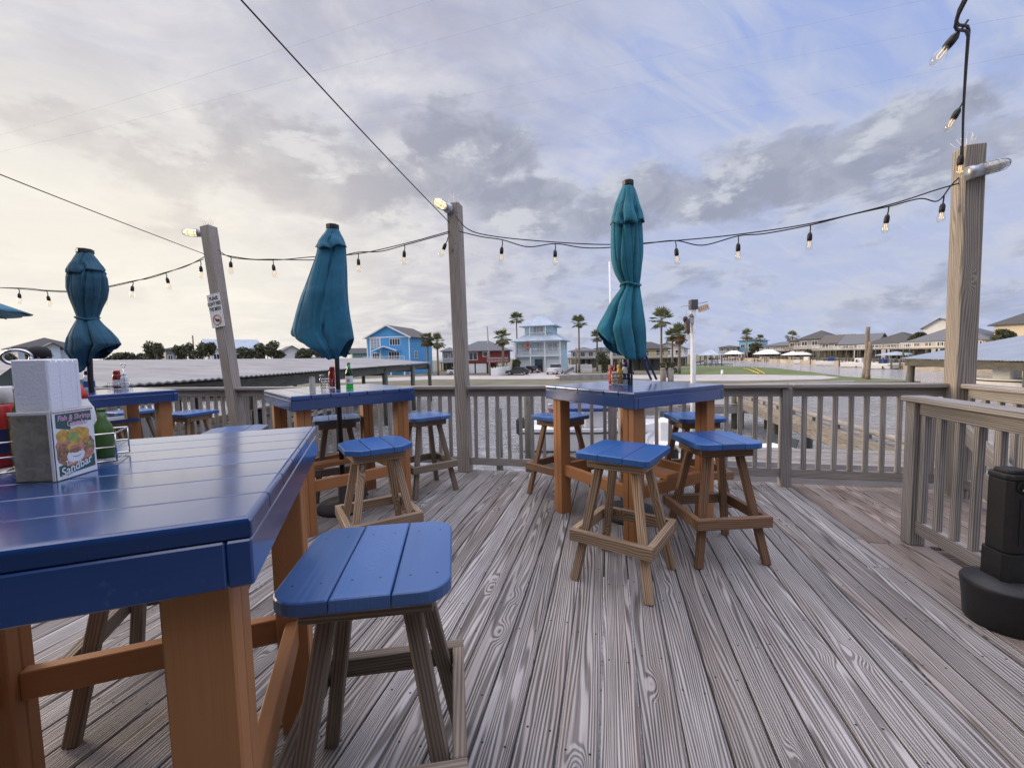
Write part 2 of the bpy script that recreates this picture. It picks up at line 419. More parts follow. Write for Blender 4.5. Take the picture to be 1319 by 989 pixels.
# water
def water():
    k=NT('canal_water'); c=k.coord(); x=k.sep(c)
    p=k.comb(k.math('MULTIPLY',x[0],1.0),k.math('MULTIPLY',x[1],1.0),0.0)
    n1=k.noise(p,1.9,5,.62,.8); n2=k.noise(p,.35,3,.55)
    k.p.inputs['Base Color'].default_value=(.36,.355,.345,1); k.p.inputs['Roughness'].default_value=.10; k.p.inputs['IOR'].default_value=1.5; k.p.inputs['Specular IOR Level'].default_value=.9
    k.bump(k.math('ADD',n1,k.math('MULTIPLY',n2,1.0)),1.0,.42)
    return k.m
M['water']=water()
def leafm(name,a,b):
    k=NT(name); r=k.n('ShaderNodeNewGeometry').outputs['Random Per Island']
    k.l(k.mix(r,c4(a),c4(b)),k.p.inputs['Base Color']); k.p.inputs['Roughness'].default_value=.7
    return k.m
M['palm']=leafm('palm_leaf',(.07,.095,.04),(.24,.25,.11)); M['thatch']=leafm('dead_palm_thatch',(.14,.085,.04),(.26,.17,.085))
M['bush']=leafm('bush_leaf',(.04,.05,.025),(.11,.11,.05)); M['trunk']=simple('palm_bark',(.20,.165,.13),.9,0,.3,4,bump=.4,bscale=8)
M['skin']=simple('brown_skin',(.14,.07,.045),.55); M['shirt']=simple('dark_shirt',(.03,.035,.05),.85); M['cap']=simple('black_cap_cloth',(.012,.012,.014),.8,bump=.2)
# ---------------------------------------------------------------- deck
FT=4.43                                    # the fence line
def boards(q,s0,s1,pitch,t0,t1,z=0.0,th=.036,gap=.0078,cut=None):
    n=int(round((s1-s0)/pitch)); pitch=(s1-s0)/n
    for i in range(n):
        s=s0+pitch*(i+.5); a=t0
        cuts=[]
        c=t0+RU(.6,4.2)
        while c<t1-.5:
            if R()<.10: cuts.append(c)
            c+=RU(2.6,4.6)
        dz=RU(-.0018,.0018)
        for b_ in cuts+[t1+RU(-.012,.012)]:
            q.beam(D(s,a+.002,z-th/2+dz),D(s,b_-.002,z-th/2+dz+RU(-.001,.001)),pitch-gap,th,b=.0035); a=b_
q=MB(); S0=-.1807
boards(q,S0-.1407*66,S0+.1407*13,.1407,-3.2,4.52)
q.beam(D(1.68,-3.2,-.018),D(1.68,3.24,-.018),.055,.036); q.beam(D(1.68,3.245,-.018),D(1.68,4.53,-.018),.055,.036)
tag(q.out('deck',M['deck']),kind='structure')
q=MB(); boards(q,1.712,2.05,.113,-1.5,3.20,gap=.005); boards(q,1.712,3.08,.137,3.205,4.53,z=-.004,gap=.005)
q.beam(D(2.07,3.2,-.11),D(3.08,3.2,-.11),.036,.16)
tag(q.out('deck_landing',M['deckb']),kind='structure')
# framing under the deck
q=MB()
for t in (4.49,2.9,1.2,-.6,-2.4): q.beam(D(-9.4,t,-.15),D(2.0,t,-.15),.045,.22)
for s in (-8,-5,-2,1,2.9):
    for t in (4.2,0):
        if s>2 and t<1: continue
        q.tube([D(s,t,-3.6),D(s,t,-.26)],.12,10)
tag(q.out('deck_framing',M['pile']),kind='structure')

# stairs going down between the two side rails
st=thing('stairs','grey wooden steps going down beyond the side railing','stairs',D(2.5,3.1,0))
def W(o,p): return Vector(p)-o.location
for k in range(1,11):
    t=3.19-.27*k; z=-.17*k
    q=MB()
    for j in (0,1): a=D(2.06,t+.07+j*.14,z-.018); b_=D(3.04,t+.07+j*.14,z-.018); q.beam(a-st.location,b_-st.location,.132,.036)
    q.beam(D(2.06,t,z-.10)-st.location,D(3.04,t,z-.10)-st.location,.03,.13)
    q.out('step',M['rail'],st)
for s in (2.03,3.07):
    part_beam('stringer',D(s,3.24,-.16)-st.location,D(s,.4,-1.95)-st.location,.04,.26,M['rail'],st)

# ---------------------------------------------------------------- railings
def railing(label,P,s_or_t0,s_or_t1,posts=(),spacing=.128,capw=.14,phase=.0,group='weathered deck railings',zt=.995,skip=()):
    """P(k,z): point at distance k along the run"""
    o0=P((s_or_t0+s_or_t1)/2,0); o=thing('deck_railing',label,'railing',o0,0,group)
    L=lambda k,z:P(k,z)-o0
    a,b=s_or_t0,s_or_t1
    part_beam('cap_rail',L(a,zt-.018),L(b,zt-.018),capw,.036,M['rail'],o,b=.005)
    part_beam('top_rail',L(a,zt-.078),L(b,zt-.078),.036,.084,M['rail'],o)
    cuts=sorted([a]+list(posts)+[b])
    for c,d in zip(cuts,cuts[1:]):
        part_beam('bottom_rail',L(c,.128),L(d,.128),.036,.085,M['rail'],o)
    for k in posts:
        part_beam('post',L(k,0),L(k,zt-.037),.09,.09,M['rail'],o,up=VT,b=.005)
    n=int((b-a)/spacing); k=a+phase
    while k<b-.05:
        if all(abs(k-p)>.07 for p in posts):
            j=RU(-.004,.004)
            part_beam('baluster',L(k+j,.171),L(k+RU(-.006,.006),zt-.121),.036,.036,M['rail'],o,up=VT,b=.003)
        k+=spacing
    return o
MIDS,LEFS,BIGS=-1.639,-4.84,2.975
railing('long grey deck railing left of the middle wooden post',lambda k,z:D(k,FT,z),-9.3,MIDS-.075,posts=(-9.25,-7.1,-3.2),phase=.09,spacing=.13)
railing('grey deck railing behind the umbrella table between two posts',lambda k,z:D(k,FT,z),MIDS+.075,1.66,posts=(.03,1.655),phase=.072,spacing=.131)
railing('short grey deck railing running into the thick corner post',lambda k,z:D(k,FT,z),1.70,BIGS-.075,posts=(),phase=.115,spacing=.127)
railing('grey side railing beyond the stairs behind the corner post',lambda k,z:D(BIGS+.02,k,z),1.2,4.36,posts=(1.25,),phase=.1,spacing=.135)
nr=railing('pale topped stair railing nearest the camera at right edge',lambda k,z:D(1.985,k,z),.75,3.29,posts=(3.235,),phase=.05,spacing=.131)
# sloping grab rail on the far side of the stairs
g=thing('stair_handrail','sloping grey handrail boards seen through the stair railing','handrail',D(2.9,2.5,0))
part_beam('rail',D(2.92,4.25,.62)-g.location,D(2.92,1.3,-1.25)-g.location,.036,.14,M['rail'],g)
part_beam('rail',D(2.90,4.0,.24)-g.location,D(2.90,1.3,-1.5)-g.location,.036,.18,M['rail'],g)

# ---------------------------------------------------------------- tall posts with lamps and bird spikes
def lamp(parent,loc,direction,lit):
    r=thing('caged_lamp',None,None,(0,0,0)); del_empty=r
    bpy.data.objects.remove(r)
def wooden_post(label,base,top,size,lean_rz=DA):
    o=thing('wooden_post',label,'post',base,0,'tall wooden light posts')
    t=Vector(top)-Vector(base)
    part_beam('shaft',(0,0,0),t,size,size,M['post'],o,up=VT,b=.008)
    q=MB()
    for k in range(14):
        p=t+US*RU(-.05,.05)+VT*RU(-.05,.05); q.tube([p,p+Vector((RU(-.05,.05),RU(-.05,.05),RU(.07,.13)))],.0012,4)
    q.out('bird_spikes',M['whitep'],o)
    return o
def caged_lamp(label,loc,direction,lit,group='caged lamps on the posts'):
    d=Vector(direction).normalized(); qd=d.to_track_quat('Z','Y')
    o=thing('caged_lamp',label,'lamp',loc,0,group); o.rotation_mode='QUATERNION'; o.rotation_quaternion=qd
    q=MB(); q.lathe([(.0,-.02),(.055,-.02),(.055,.02),(.048,.03),(.048,.075),(.0,.075)],seg=16); q.out('base',M['galv'],o)
    q=MB(); q.lathe([(.036,.076),(.042,.10),(.044,.16),(.036,.20),(.018,.222),(0,.226)],seg=16); q.out('glass',M['lamp'] if lit else M['frost'],o)
    q=MB()
    for k in range(4):
        a=k*PI/4; pts=[]
        for (r_,z) in [(.05,.07),(.05,.16),(.043,.21),(.02,.238),(0,.242)]: pts.append((r_*math.cos(a),r_*math.sin(a),z))
        for (r_,z) in [(.02,.238),(.043,.21),(.05,.16),(.05,.07)]: pts.append((-r_*math.cos(a),-r_*math.sin(a),z))
        q.tube(pts,.0026,5)
    for z in (.10,.165): q.tube([(.05*math.cos(2*PI*i/16),.05*math.sin(2*PI*i/16),z) for i in range(17)],.0026,5)
    q.out('cage',M['galv'],o)
    return o
wooden_post('leaning square wooden post with the bird notice nailed on',(-3.60,5.39,0),(-3.90,5.455,3.09),.14)
wooden_post('grey square wooden post between the two closed umbrellas',D(MIDS,4.445,0),D(MIDS-.035,4.445,3.03),.142)
wooden_post('thick pale corner post at the right end of the railing',D(BIGS,4.36,-.3),D(BIGS-.02,4.36,2.98),.145)
caged_lamp('lit yellow caged lamp on the leaning post with the notice',atT(263,301,4.40),(-.93,-.33,.02),True)
caged_lamp('lit yellow caged lamp on the middle post facing the tables',atT(578,269,4.345),(-.52,-.85,.08),True)
caged_lamp('unlit frosted caged lamp sticking out of the corner post',atT(1249,223,4.26),(.90,-.40,.16),False)
# notice
sg=thing('notice_sign','small white notice asking not to feed the birds','sign',(0,0,0))
c=atT(278,400,4.318); sg.location=c; sg.rotation_euler=(0,rad(-8),DA)
W_,H_=.205,.43
q=MB(); q.box((0,0,0),(W_,.006,H_),.001); q.out('panel',M['whitep'],sg)
ink=simple('black_ink',(.012,.012,.015),.7); redink=simple('faded_red_ink',(.45,.10,.08),.7)
for i,tx in enumerate(('PLEASE',"DON'T FEED",'THE BIRDS')):
    text_mesh(tx,.062,ink,sg,'lettering',(0,-.0045,.155-.068*i),(PI/2,0,0),sx=.62 if i else .72,bold=.0016)
q=MB(); q.tube([(.062*math.cos(a*PI/12),-.0045,-.12+.062*math.sin(a*PI/12)) for a in range(25)],.005,6); q.tube([(-.042,-.0045,-.078),(.042,-.0045,-.162)],.004,6)
q.out('ban_ring',redink,sg)
q=MB(); q.prism([(.05,-.01),(.02,.014),(-.012,.016),(-.03,.036),(-.045,.03),(-.036,.02),(-.03,.0),(-.01,-.02),(.015,-.02)],-.001,.001)
o=q.out('bird_picture',ink,sg); o.location=(0,-.0042,-.125); o.rotation_euler=(PI/2,0,0)
q=MB()
for z in (.2,-.2): q.lathe([(0,-.002),(.006,-.002),(.004,.002),(0,.003)],seg=8,c=(0,0,0)); 
q.bm.free()
q=MB()
for z in (.2,-.2): q.tube([(0,-.003,z),(0,-.0055,z)],.005,8)
q.out('nail',M['galv'],sg)

# ---------------------------------------------------------------- strings of bulbs and wires
def spline(pts,n=6):
    pts=[Vector(p) for p in pts]; out=[]
    for i in range(len(pts)-1):
        p0=pts[max(i-1,0)];p1=pts[i];p2=pts[i+1];p3=pts[min(i+2,len(pts)-1)]
        for k in range(n):
            t=k/n; out.append(.5*((2*p1)+(p2-p0)*t+(2*p0-5*p1+4*p2-p3)*t*t+(3*p1-p0-3*p2+p3)*t**3))
    out.append(pts[-1]); return out
def bulb_proto():
    q=MB(); q.tube([(0,0,0),(.004,.003,-.03),(0,0,-.062)],.0045,6); q.lathe([(0,-.118),(.0155,-.118),(.0175,-.10),(.0165,-.075),(.010,-.058),(0,-.056)],seg=12); 
    return q
class BP: pass
_bp=BP()
def add_bulb(parent,loc,tilt=(0,0,0),sc=1.0,glow=True):
    if not hasattr(_bp,'s'):
        o=bulb_proto().out('socket',M['rubber']); _bp.s=o.data; bpy.data.objects.remove(o)
        q=MB(); q.lathe([(0,-.196),(.012,-.192),(.021,-.178),(.0235,-.162),(.021,-.142),(.014,-.122),(.013,-.116)],seg=14); o=q.out('bulb',M['bulb'],smooth=True); _bp.b=o.data; bpy.data.objects.remove(o)
        q=MB(); q.tube([(-.006,0,-.12),(-.007,0,-.16),(0,0,-.168),(.007,0,-.16),(.006,0,-.12)],.0022,5); o=q.out('filament',M['filament']); _bp.f=o.data; bpy.data.objects.remove(o)
    s=bpy.data.objects.new('socket',_bp.s); link(s,parent); s.location=loc; s.rotation_euler=tilt; s.scale=(sc*1.18,)*3
    b=bpy.data.objects.new('bulb',_bp.b); link(b,s)
    f=bpy.data.objects.new('filament',_bp.f); link(f,s)
def light_string(label,cables,bulbs,r=.0055,sc=1.0):
    o=thing('string_lights',label,'string lights',cables[0][0],0,'strings of clear bulbs')
    for c in cables:
        q=MB(); q.tube([p-o.location for p in spline(c)],r,6); q.out('cable',M['rubber'],o)
    for b in bulbs:
        p,ti,s_=b if isinstance(b,tuple) else (b,(RU(-.12,.12),RU(-.12,.12),0),sc)
        add_bulb(o,p-o.location,ti,s_)
    return o
TT=4.345
def TP(*l): return [atT(x,y,TT) for x,y in l]
light_string('bulb string from the middle post to the corner post',
 [TP((591,298),(620,305),(647,309),(680,318),(715,314),(750,319),(783,319),(830,314),(870,310),(905,316),(951,304),(985,301),(1044,290),(1095,277),(1145,266),(1185,256),(1208,259),(1226,238),(1243,222)),
  TP((586,277),(604,296),(640,305),(715,312),(790,315),(870,310),(951,302),(1044,288),(1145,264),(1205,245),(1240,235))],
 TP((647,310),(715,314),(870,311),(951,304),(1044,290),(1145,266))+[(atT(1216,252,TT),(0,0.1,0),1.0)])
light_string('bulb string between the leaning post and the middle post',
 [TP((283,327),(297,330),(325,334),(351,334),(400,335),(430,332),(461,325),(490,324),(521,316),(550,308),(579,300)),
  TP((281,322),(300,332),(351,335),(402,331),(461,327),(521,314),(579,298))],
 TP((297,330),(351,334),(461,326),(521,315))+[(atT(577,306,4.34),(0,.4,0),1.0)])
light_string('bulb string sagging left from the leaning post past the umbrella',
 [TP((263,331),(240,343),(213,351),(171,363),(134,371),(95,376),(60,375),(24,372),(-30,370),(-90,373)),
  TP((262,334),(213,352),(190,359),(171,362),(110,374),(60,374),(24,371),(-90,370))],
 TP((258,336),(213,351),(171,362),(134,371),(97,375),(60,375),(24,372),(-40,371)))
# from the corner post over the camera
P0=atT(1240,205,4.27)
pts=[P0,atY(1241,150,2.75),atY(1244,95,2.2),atY(1248,40,1.85),atY(1252,-20,1.6),Vector((1.2,.4,2.9)),Vector((.9,-1.5,2.95))]
light_string('bulb string hanging over the viewer from the corner post',[pts,[p+Vector((.008,.01,-.012)) for p in pts]],
 [(atY(1242,128,2.6),(.1,.42,0),.85),(atT(1238,188,4.25),(0,0,0),1.1),(atY(1247,26,1.8),(.15,.62,0),.85)],r=.006)
def wire(label,pts,r,name='overhead_cable',group=None):
    q=MB(); p0=Vector(pts[0]); q.tube([Vector(p)-p0 for p in pts],r,6); o=q.out(name,M['galv'] if name=='power_line' else M['rubber'],loc=p0); tag(o,label,'cable',group)
def straight(a,b,k): return [a+(b-a)*(k*i/12)-Vector((0,0,.05*math.sin(PI*i/12))) for i in range(13)]
wire('thin black cable from the middle post up over the tables',straight(atT(579,287,4.35),atY(322,0,2.1),1.75),.0045)
wire('thin black cable from the leaning post to the left',straight(atT(265,328,4.36),atY(0,217,3.2),2.6),.0045)
for i,(a,b_) in enumerate([((-60,190),(560,0)),((-60,210),(900,-40)),((330,170),(1240,-10)),((330,185),(1319,20)),((420,230),(1319,70))]):
    A=atY(*a,60); B=atY(*b_,30); wire(['faint power line crossing the sky, uppermost at left','faint power line crossing the sky just under the uppermost','faint power line crossing mid sky above the umbrellas','faint power line crossing mid sky below its neighbour','lowest faint power line across the right of the sky'][i],spline([A,(A+B)/2-Vector((0,0,.5)),B],4),.0055,'power_line','power lines across the sky')

# ---------------------------------------------------------------- tables
TS=.97; TZ=1.07
def make_table(loc,rz,label,paint=M['blue'],full=True):
    o=thing('bar_table',label,'table',loc,rz,'blue topped bar tables')
    h=TS/2; n=7; w=TS/n
    for grp,(y0) in [('tabletop',0)]:
        q=MB()
        for i in range(n):
            y=-h+w*(i+.5); g=.0052
            t=bmesh.new(); x0,x1,ya,yb=-h,h,y-w/2+g/2,y+w/2-g/2
            vs=[t.verts.new(p) for p in [(x0,ya,TZ-.033),(x1,ya,TZ-.033),(x1,yb,TZ-.033),(x0,yb,TZ-.033),(x0,ya,TZ),(x1,ya,TZ),(x1,yb,TZ),(x0,yb,TZ)]]
            for f in ((3,2,1,0),(4,5,6,7),(0,1,5,4),(1,2,6,5),(2,3,7,6),(3,0,4,7)): t.faces.new([vs[k] for k in f])
            ends=[e for e in t.edges if (abs(e.verts[0].co.x-e.verts[1].co.x)<1e-6 and e.verts[0].co.z>TZ-.001 and e.verts[1].co.z>TZ-.001)]
            outer=[e for e in t.edges if abs(e.verts[0].co.y-e.verts[1].co.y)<1e-6 and e.verts[0].co.z>TZ-.001 and e.verts[1].co.z>TZ-.001 and ((i==0 and e.verts[0].co.y<y) or (i==n-1 and e.verts[0].co.y>y))]
            bmesh.ops.bevel(t,geom=ends+outer,offset=.010,segments=4,profile=.5,affect='EDGES')
            rest=[e for e in t.edges if e.is_manifold and e.calc_face_angle(0)>1.2]
            bmesh.ops.bevel(t,geom=rest,offset=.0018,segments=1,affect='EDGES')
            bmesh.ops.recalc_face_normals(t,faces=t.faces)
            of=(random.randint(0,60),R()*90)
            q.merge(t,0,lambda fs,y=y,of=of:q._uv(fs,Vector((0,y,TZ)),Vector((1,0,0)),Vector((0,1,0)),Vector((0,0,1)),of))
        q.out('tabletop',paint,o)
    za=TZ-.036-.037
    for s in (-1,1): part_beam('apron',(s*(h-.019),-h+.001,za),(s*(h-.019),h-.001,za),.036,.076,paint,o,b=.003)
    for s in (-1,1): part_beam('apron',(-h+.038,s*(h-.019),za),(h-.038,s*(h-.019),za),.036,.076,paint,o,b=.003)
    c=h-.045-.05
    for sx in(-1,1):
        for sy in(-1,1):
            q=MB()
            q.beam((sx*c,sy*c-.0255,0),(sx*c,sy*c-.0255,TZ-.034),.10,.050,(0,1,0),.004); q.beam((sx*c,sy*c+.0255,0),(sx*c,sy*c+.0255,TZ-.034),.10,.050,(0,1,0),.004)
            q.out('leg',M['stain'],o)
    zs=.365
    for s in((-1,1) if full else (1,)):
        part_beam('stretcher',(-c+.05,s*c,zs),(c-.05,s*c,zs),.038,.088,M['stain'],o)
    for s in(-1,1): part_beam('stretcher',(s*c,-c+.05,zs),(s*c,c-.05,zs),.038,.088,M['stain'],o)
    if full: part_beam('cross_plank',(0,-c-.019,zs+.063),(0,c+.019,zs+.063),.14,.036,M['stain'],o)
    return o
TA=Vector((-1.04,.925,0)); 
tA=make_table(TA,rad(19.9),'big blue bar table in the left foreground with napkin holder',M['blue'],False)
TC=Vector((.943,3.26,0)); tC=make_table(TC,rad(31),'blue bar table under the cinched teal umbrella right of centre')
def copy_table(loc,rz,label):
    return dup(tC,loc,rz,label)
TBp=Vector((-1.525,3.58,0)); TDp=Vector((-3.93,3.82,0)); TEp=Vector((-7.7,5.1,0))
copy_table(TBp,rad(40.7-90),'blue bar table with a green bottle under the flared umbrella')
copy_table(TDp,rad(-30+180+90),'blue bar table at left beside the leaning post')
copy_table(TEp,rad(-10),'blue bar table at far left under the open umbrella')

# ---------------------------------------------------------------- stools
def seat_poly(h,kind):
    if kind=='chamfer': c=.085; return [(-h+c,-h),(h-c,-h),(h,-h+c),(h,h-c),(h-c,h),(-h+c,h),(-h,h-c),(-h,-h+c)]
    r_=.075 if kind=='round' else .03; pts=[]
    for cx,cy,a0 in ((h-r_,-h+r_,-90),(h-r_,h-r_,0),(-h+r_,h-r_,90),(-h+r_,-h+r_,180)):
        for k in range(7): a=rad(a0+15*k); pts.append((cx+r_*math.cos(a),cy+r_*math.sin(a)))
    return pts
def clip(poly,axis,lo,hi):
    def cut(P,val,keep_hi):
        o=[]
        for i in range(len(P)):
            a,b=P[i],P[(i+1)%len(P)]; ia=(a[axis]>=val)==keep_hi or a[axis]==val; ib=(b[axis]>=val)==keep_hi or b[axis]==val
            if ia: o.append(a)
            if ia!=ib:
                t=(val-a[axis])/(b[axis]-a[axis]); o.append((a[0]+(b[0]-a[0])*t,a[1]+(b[1]-a[1])*t))
        return o
    return cut(cut(poly,lo,True),hi,False)
def make_stool(loc,rz,label,kind='round',woodm=None,seatm=None):
    woodm=woodm or M['leg']; seatm=seatm or M['blueseat']
    o=thing('bar_stool',label,'stool',loc,rz,'blue seated wooden bar stools')
    h=.215; z=.76; q=MB(); P=seat_poly(h,kind); w=2*h/3
    for i in range(3):
        lo,hi=-h+w*i+.0018,-h+w*(i+1)-.0018
        q.prism(clip(P,0,lo,hi),z-.038,z+RU(-.001,.001),bev=.008,seg=3,A=(0,1,0))
    q.out('seat',seatm,o)
    for s in(-1,1):
        part_beam('seat_frame',(-.165,s*.135,z-.067),(.165,s*.135,z-.067),.036,.056,woodm,o)
    for s in(-1,1): part_beam('seat_frame',(s*.147,-.116,z-.067),(s*.147,.116,z-.067),.036,.056,woodm,o)
    for sx in(-1,1):
        for sy in(-1,1):
            part_beam('leg',(sx*.218,sy*.218,0),(sx*.098,sy*.098,z-.05),.046,.036,woodm,o,up=(0,1,0),b=.004)
    zf=.275; e=.24
    for s in(-1,1): part_beam('foot_rail',(-e,s*(e-.019),zf),(e,s*(e-.019),zf),.038,.066,woodm,o)
    for s in(-1,1): part_beam('foot_rail',(s*(e-.019),-e+.039,zf),(s*(e-.019),e-.039,zf),.038,.066,woodm,o)
    return o
greyleg=wood('grey_stool_wood',(.13,.10,.072),(.40,.325,.245),(.85,.85,.86),.65,.30,.35,amp=6,lin=85,knots=False)
redleg=wood('brown_stool_wood',(.12,.066,.038),(.40,.245,.145),(.85,.83,.83),.6,.5,.3,amp=7,lin=80)
stA=make_stool((-.40,1.14,0),rad(8),'nearest bar stool with three blue boards beside the foreground table','round',greyleg,M['bluesheen'])
stB=make_stool((.648,2.375,0),rad(-36),'bar stool angled in front of the central table, left of two','square')
stC=make_stool((1.315,2.65,0),rad(4),'bar stool with darker legs right of the central table','round',redleg)
stD=make_stool((-.93,2.72,0),rad(31),'bar stool with clipped seat corners before the flared umbrella','chamfer')
dup(stC,(.45,3.84,0),rad(-48),'bar stool tucked at the left of the central table by the railing')
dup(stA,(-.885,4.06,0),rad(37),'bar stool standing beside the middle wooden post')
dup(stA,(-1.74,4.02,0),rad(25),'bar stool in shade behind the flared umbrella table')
dup(stB,(-3.78,4.75,0),rad(-13),'bar stool against the railing left of the leaning post')
dup(stD,(-2.33,3.42,0),rad(20),'bar stool with clipped shiny seat behind the foreground table')
dup(stB,(-4.25,4.25,0),rad(-30),'bar stool half under the left table behind the sauce bottles')
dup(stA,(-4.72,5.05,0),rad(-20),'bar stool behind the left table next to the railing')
dup(stC,(1.61,3.62,0),rad(0),'bar stool behind the central table at its right leg')
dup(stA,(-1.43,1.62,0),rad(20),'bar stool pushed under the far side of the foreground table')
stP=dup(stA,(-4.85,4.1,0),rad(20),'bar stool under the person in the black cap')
# ---------------------------------------------------------------- umbrellas
def interp(tab,x):
    if x<=tab[0][0]: return tab[0][1:]
    for a,b in zip(tab,tab[1:]):
        if x<=b[0]:
            t=(x-a[0])/(b[0]-a[0]); return [p+(q_-p)*t for p,q_ in zip(a[1:],b[1:])]
    return tab[-1][1:]
def fold_mesh(Y,prof,bottom,o0,np_,amp,tw,seed,depth=.8,front=.018,N=168,V=52,top_open=False,jit=.004):
    """closed canopy cloth. prof rows (py,pxL,pxR) at distance Y give its real widths; bottom rows (cos,py) its hem"""
    rs=random.Random(seed); ph=[rs.uniform(-.5,.5) for _ in range(64)]; am=[rs.uniform(.65,1.25) for _ in range(64)]
    z_=lambda py,px:atY(px,py,Y).z; x_=lambda px,py:atY(px,py,Y).x
    tab=[]
    for py,l,r_ in prof: tab.append((-(z_(py,(l+r_)/2)),x_(l,py),x_(r_,py)))
    tab.sort(); ztop=-tab[0][0]
    bt=[(c,z_(py,sum(prof[-1][1:])/2)) for c,py in bottom]
    bm=bmesh.new(); rows=[]
    pc=[(l+r_)/2 for _,l,r_ in tab][0]
    for j in range(V+1):
        v=j/V; row=[]
        for i in range(N):
            th=2*PI*i/N; c=math.cos(th)
            zb=interp(bt,c)[0]+front*math.sin(th)+.004*math.sin(7*th+seed); z=ztop+(zb-ztop)*v
            l,r_=interp(tab,-z); cx=(l+r_)/2; hw=(r_-l)/2
            tt=np_*th+tw*v+ph[3]; k=int(math.floor(tt/(2*PI)))%64
            f=abs(math.sin(tt/2+.35*math.sin(2.3*v*3+k)))
            t2=np_*1.9*th-1.7*tw*v*2+ph[5]*9; f2=abs(math.sin(t2/2))
            fold=1-(amp*am[k]*(math.exp(-(f/.20)**2)*1.25+.30*(1-f))+amp*.30*math.exp(-(f2/.17)**2))*min(1,v*3+.12)*(1-.8*abs(c)**6)
            wob=1+.03*math.sin(3*th+v*5+ph[1]*6)+.02*math.sin(5*th-v*9+ph[2]*6)
            dp=min(hw*depth,.155)
            ang=.10*math.sin(np_*th+2*v)*amp*2
            x=cx+hw*fold*wob*math.cos(th+ang*(1-abs(c))); y=dp*fold*wob*math.sin(th+ang)
            row.append(bm.verts.new((x-o0.x,Y+y-o0.y,z-o0.z+rs.uniform(-jit,jit)*v*.3)))
        rows.append(row)
    for a,b in zip(rows,rows[1:]):
        for i in range(N): bm.faces.new([a[i],a[(i+1)%N],b[(i+1)%N],b[i]])
    bm.faces.new(rows[0])
    bmesh.ops.recalc_face_normals(bm,faces=bm.faces)
    return bm
def closed_umbrella(label,table,Y,px_top,prof,flap,hem,mat,seed,tie=None,np_=8,amp=.34,tw=1.2,front=.012):
    base=Vector((table.x,table.y,0))
    o=thing('closed_umbrella',label,'umbrella',base,0,'closed teal umbrellas')
    tp=atY(px_top[0],px_top[1],Y)
    q=MB(); q.tube([(0,0,.05),(0,0,1.2),(tp.x-base.x,Y-base.y,tp.z-.03)],.021,12); q.out('pole',M['black'],o)
    q=MB(); q.lathe([(.0,0),(.22,0),(.225,.03),(.20,.06),(.05,.075),(.035,.25),(0,.25)],seg=28); q.out('base',simple('dark_cast_base',(.04,.04,.042),.7),o)
    bm=fold_mesh(Y,prof,hem,base,np_,amp,tw,seed,front=front); co=mesh_obj('canopy',bm,mat,o,smooth=True)
    sm=co.modifiers.new('Solid','SOLIDIFY'); sm.thickness=.004
    bm=fold_mesh(Y,flap,[(-1,flap[-1][0]-.5),(-.5,flap[-1][0]+2.5),(-.1,flap[-1][0]+.5),(.35,flap[-1][0]+3),(.7,flap[-1][0]-3),(1,flap[-1][0]-.5)],base,np_,amp*.8,.5,seed+5,depth=.95,V=14)
    fo=mesh_obj('vent_flap',bm,mat,o,smooth=True); sm=fo.modifiers.new('Solid','SOLIDIFY'); sm.thickness=.004
    a=atY(flap[0][1],flap[0][0],Y); b_=atY(flap[0][2],flap[0][0],Y)
    q=MB(); h=(b_.x-a.x)/2+.006; q.lathe([(0,0),(h,0),(h*1.06,.006),(h*1.06,.034),(h*.96,.04),(0,.04)],seg=8,smooth=False); f=q.out('finial',M['black'],o); f.location=((a.x+b_.x)/2-base.x,Y-base.y,a.z-base.z-.006)
    if tie:
        py,l,r_=tie; A=atY(l,py,Y);B=atY(r_,py+1,Y); c=(A+B)/2-base; hw=(B.x-A.x)/2+.006
        q=MB(); q.tube([c+Vector((hw*math.cos(k*PI/12),hw*.85*math.sin(k*PI/12),.012*math.sin(k*PI/6))) for k in range(25)],.009,6); q.out('tie_strap',mat,o)
    return o
uC=closed_umbrella('teal umbrella cinched at the waist on the central table',TC,3.30,(808,239),
 [(239,802,815),(262,795,821),(280,789,825),(300,787,825),(330,786,828),(360,787,828),(400,788,826.5),(440,790,826),(462,793,825),(500,799,824.5),(518,800.5,823.5),(526,800,824),(545,796,825),(570,789,826),(600,784,826),(640,779.5,827.5),(670,774.5,829),(700,769.5,830),(722,767,831),(760,772,832),(800,784,833),(850,790,832)]
   and [(239,802,815),(250,797,820),(262,792,823),(280,787,825),(300,786,827),(320,786,828),(335,787,827.5),(350,791,826),(360,796,825),(366.5,800.5,823.8),(372,799,824.5),(380,793,825.5),(392,785,827),(404,779,828.5),(415,772,830),(424,767.5,831),(440,771,832),(460,778,833)],
 [(239,803,815),(250,798.5,819.5),(262,793.5,823),(275,789,827),(288,785.5,829.5)],
 [(-1,424),(-.85,432),(-.6,448),(-.35,456),(-.1,460),(.3,462),(.7,461),(1,452)],M['teal'],3,tie=(366.5,800.5,823.8),np_=6,amp=.30,tw=1.3)
q=MB()
for dx in (0,.045): q.beam(atY(822,452,3.42)-uC.location+Vector((dx,0,0)),atY(839,489,3.50)-uC.location+Vector((dx,0,0)),.018,.012,b=.002)
q.out('rib',M['navy'],uC)
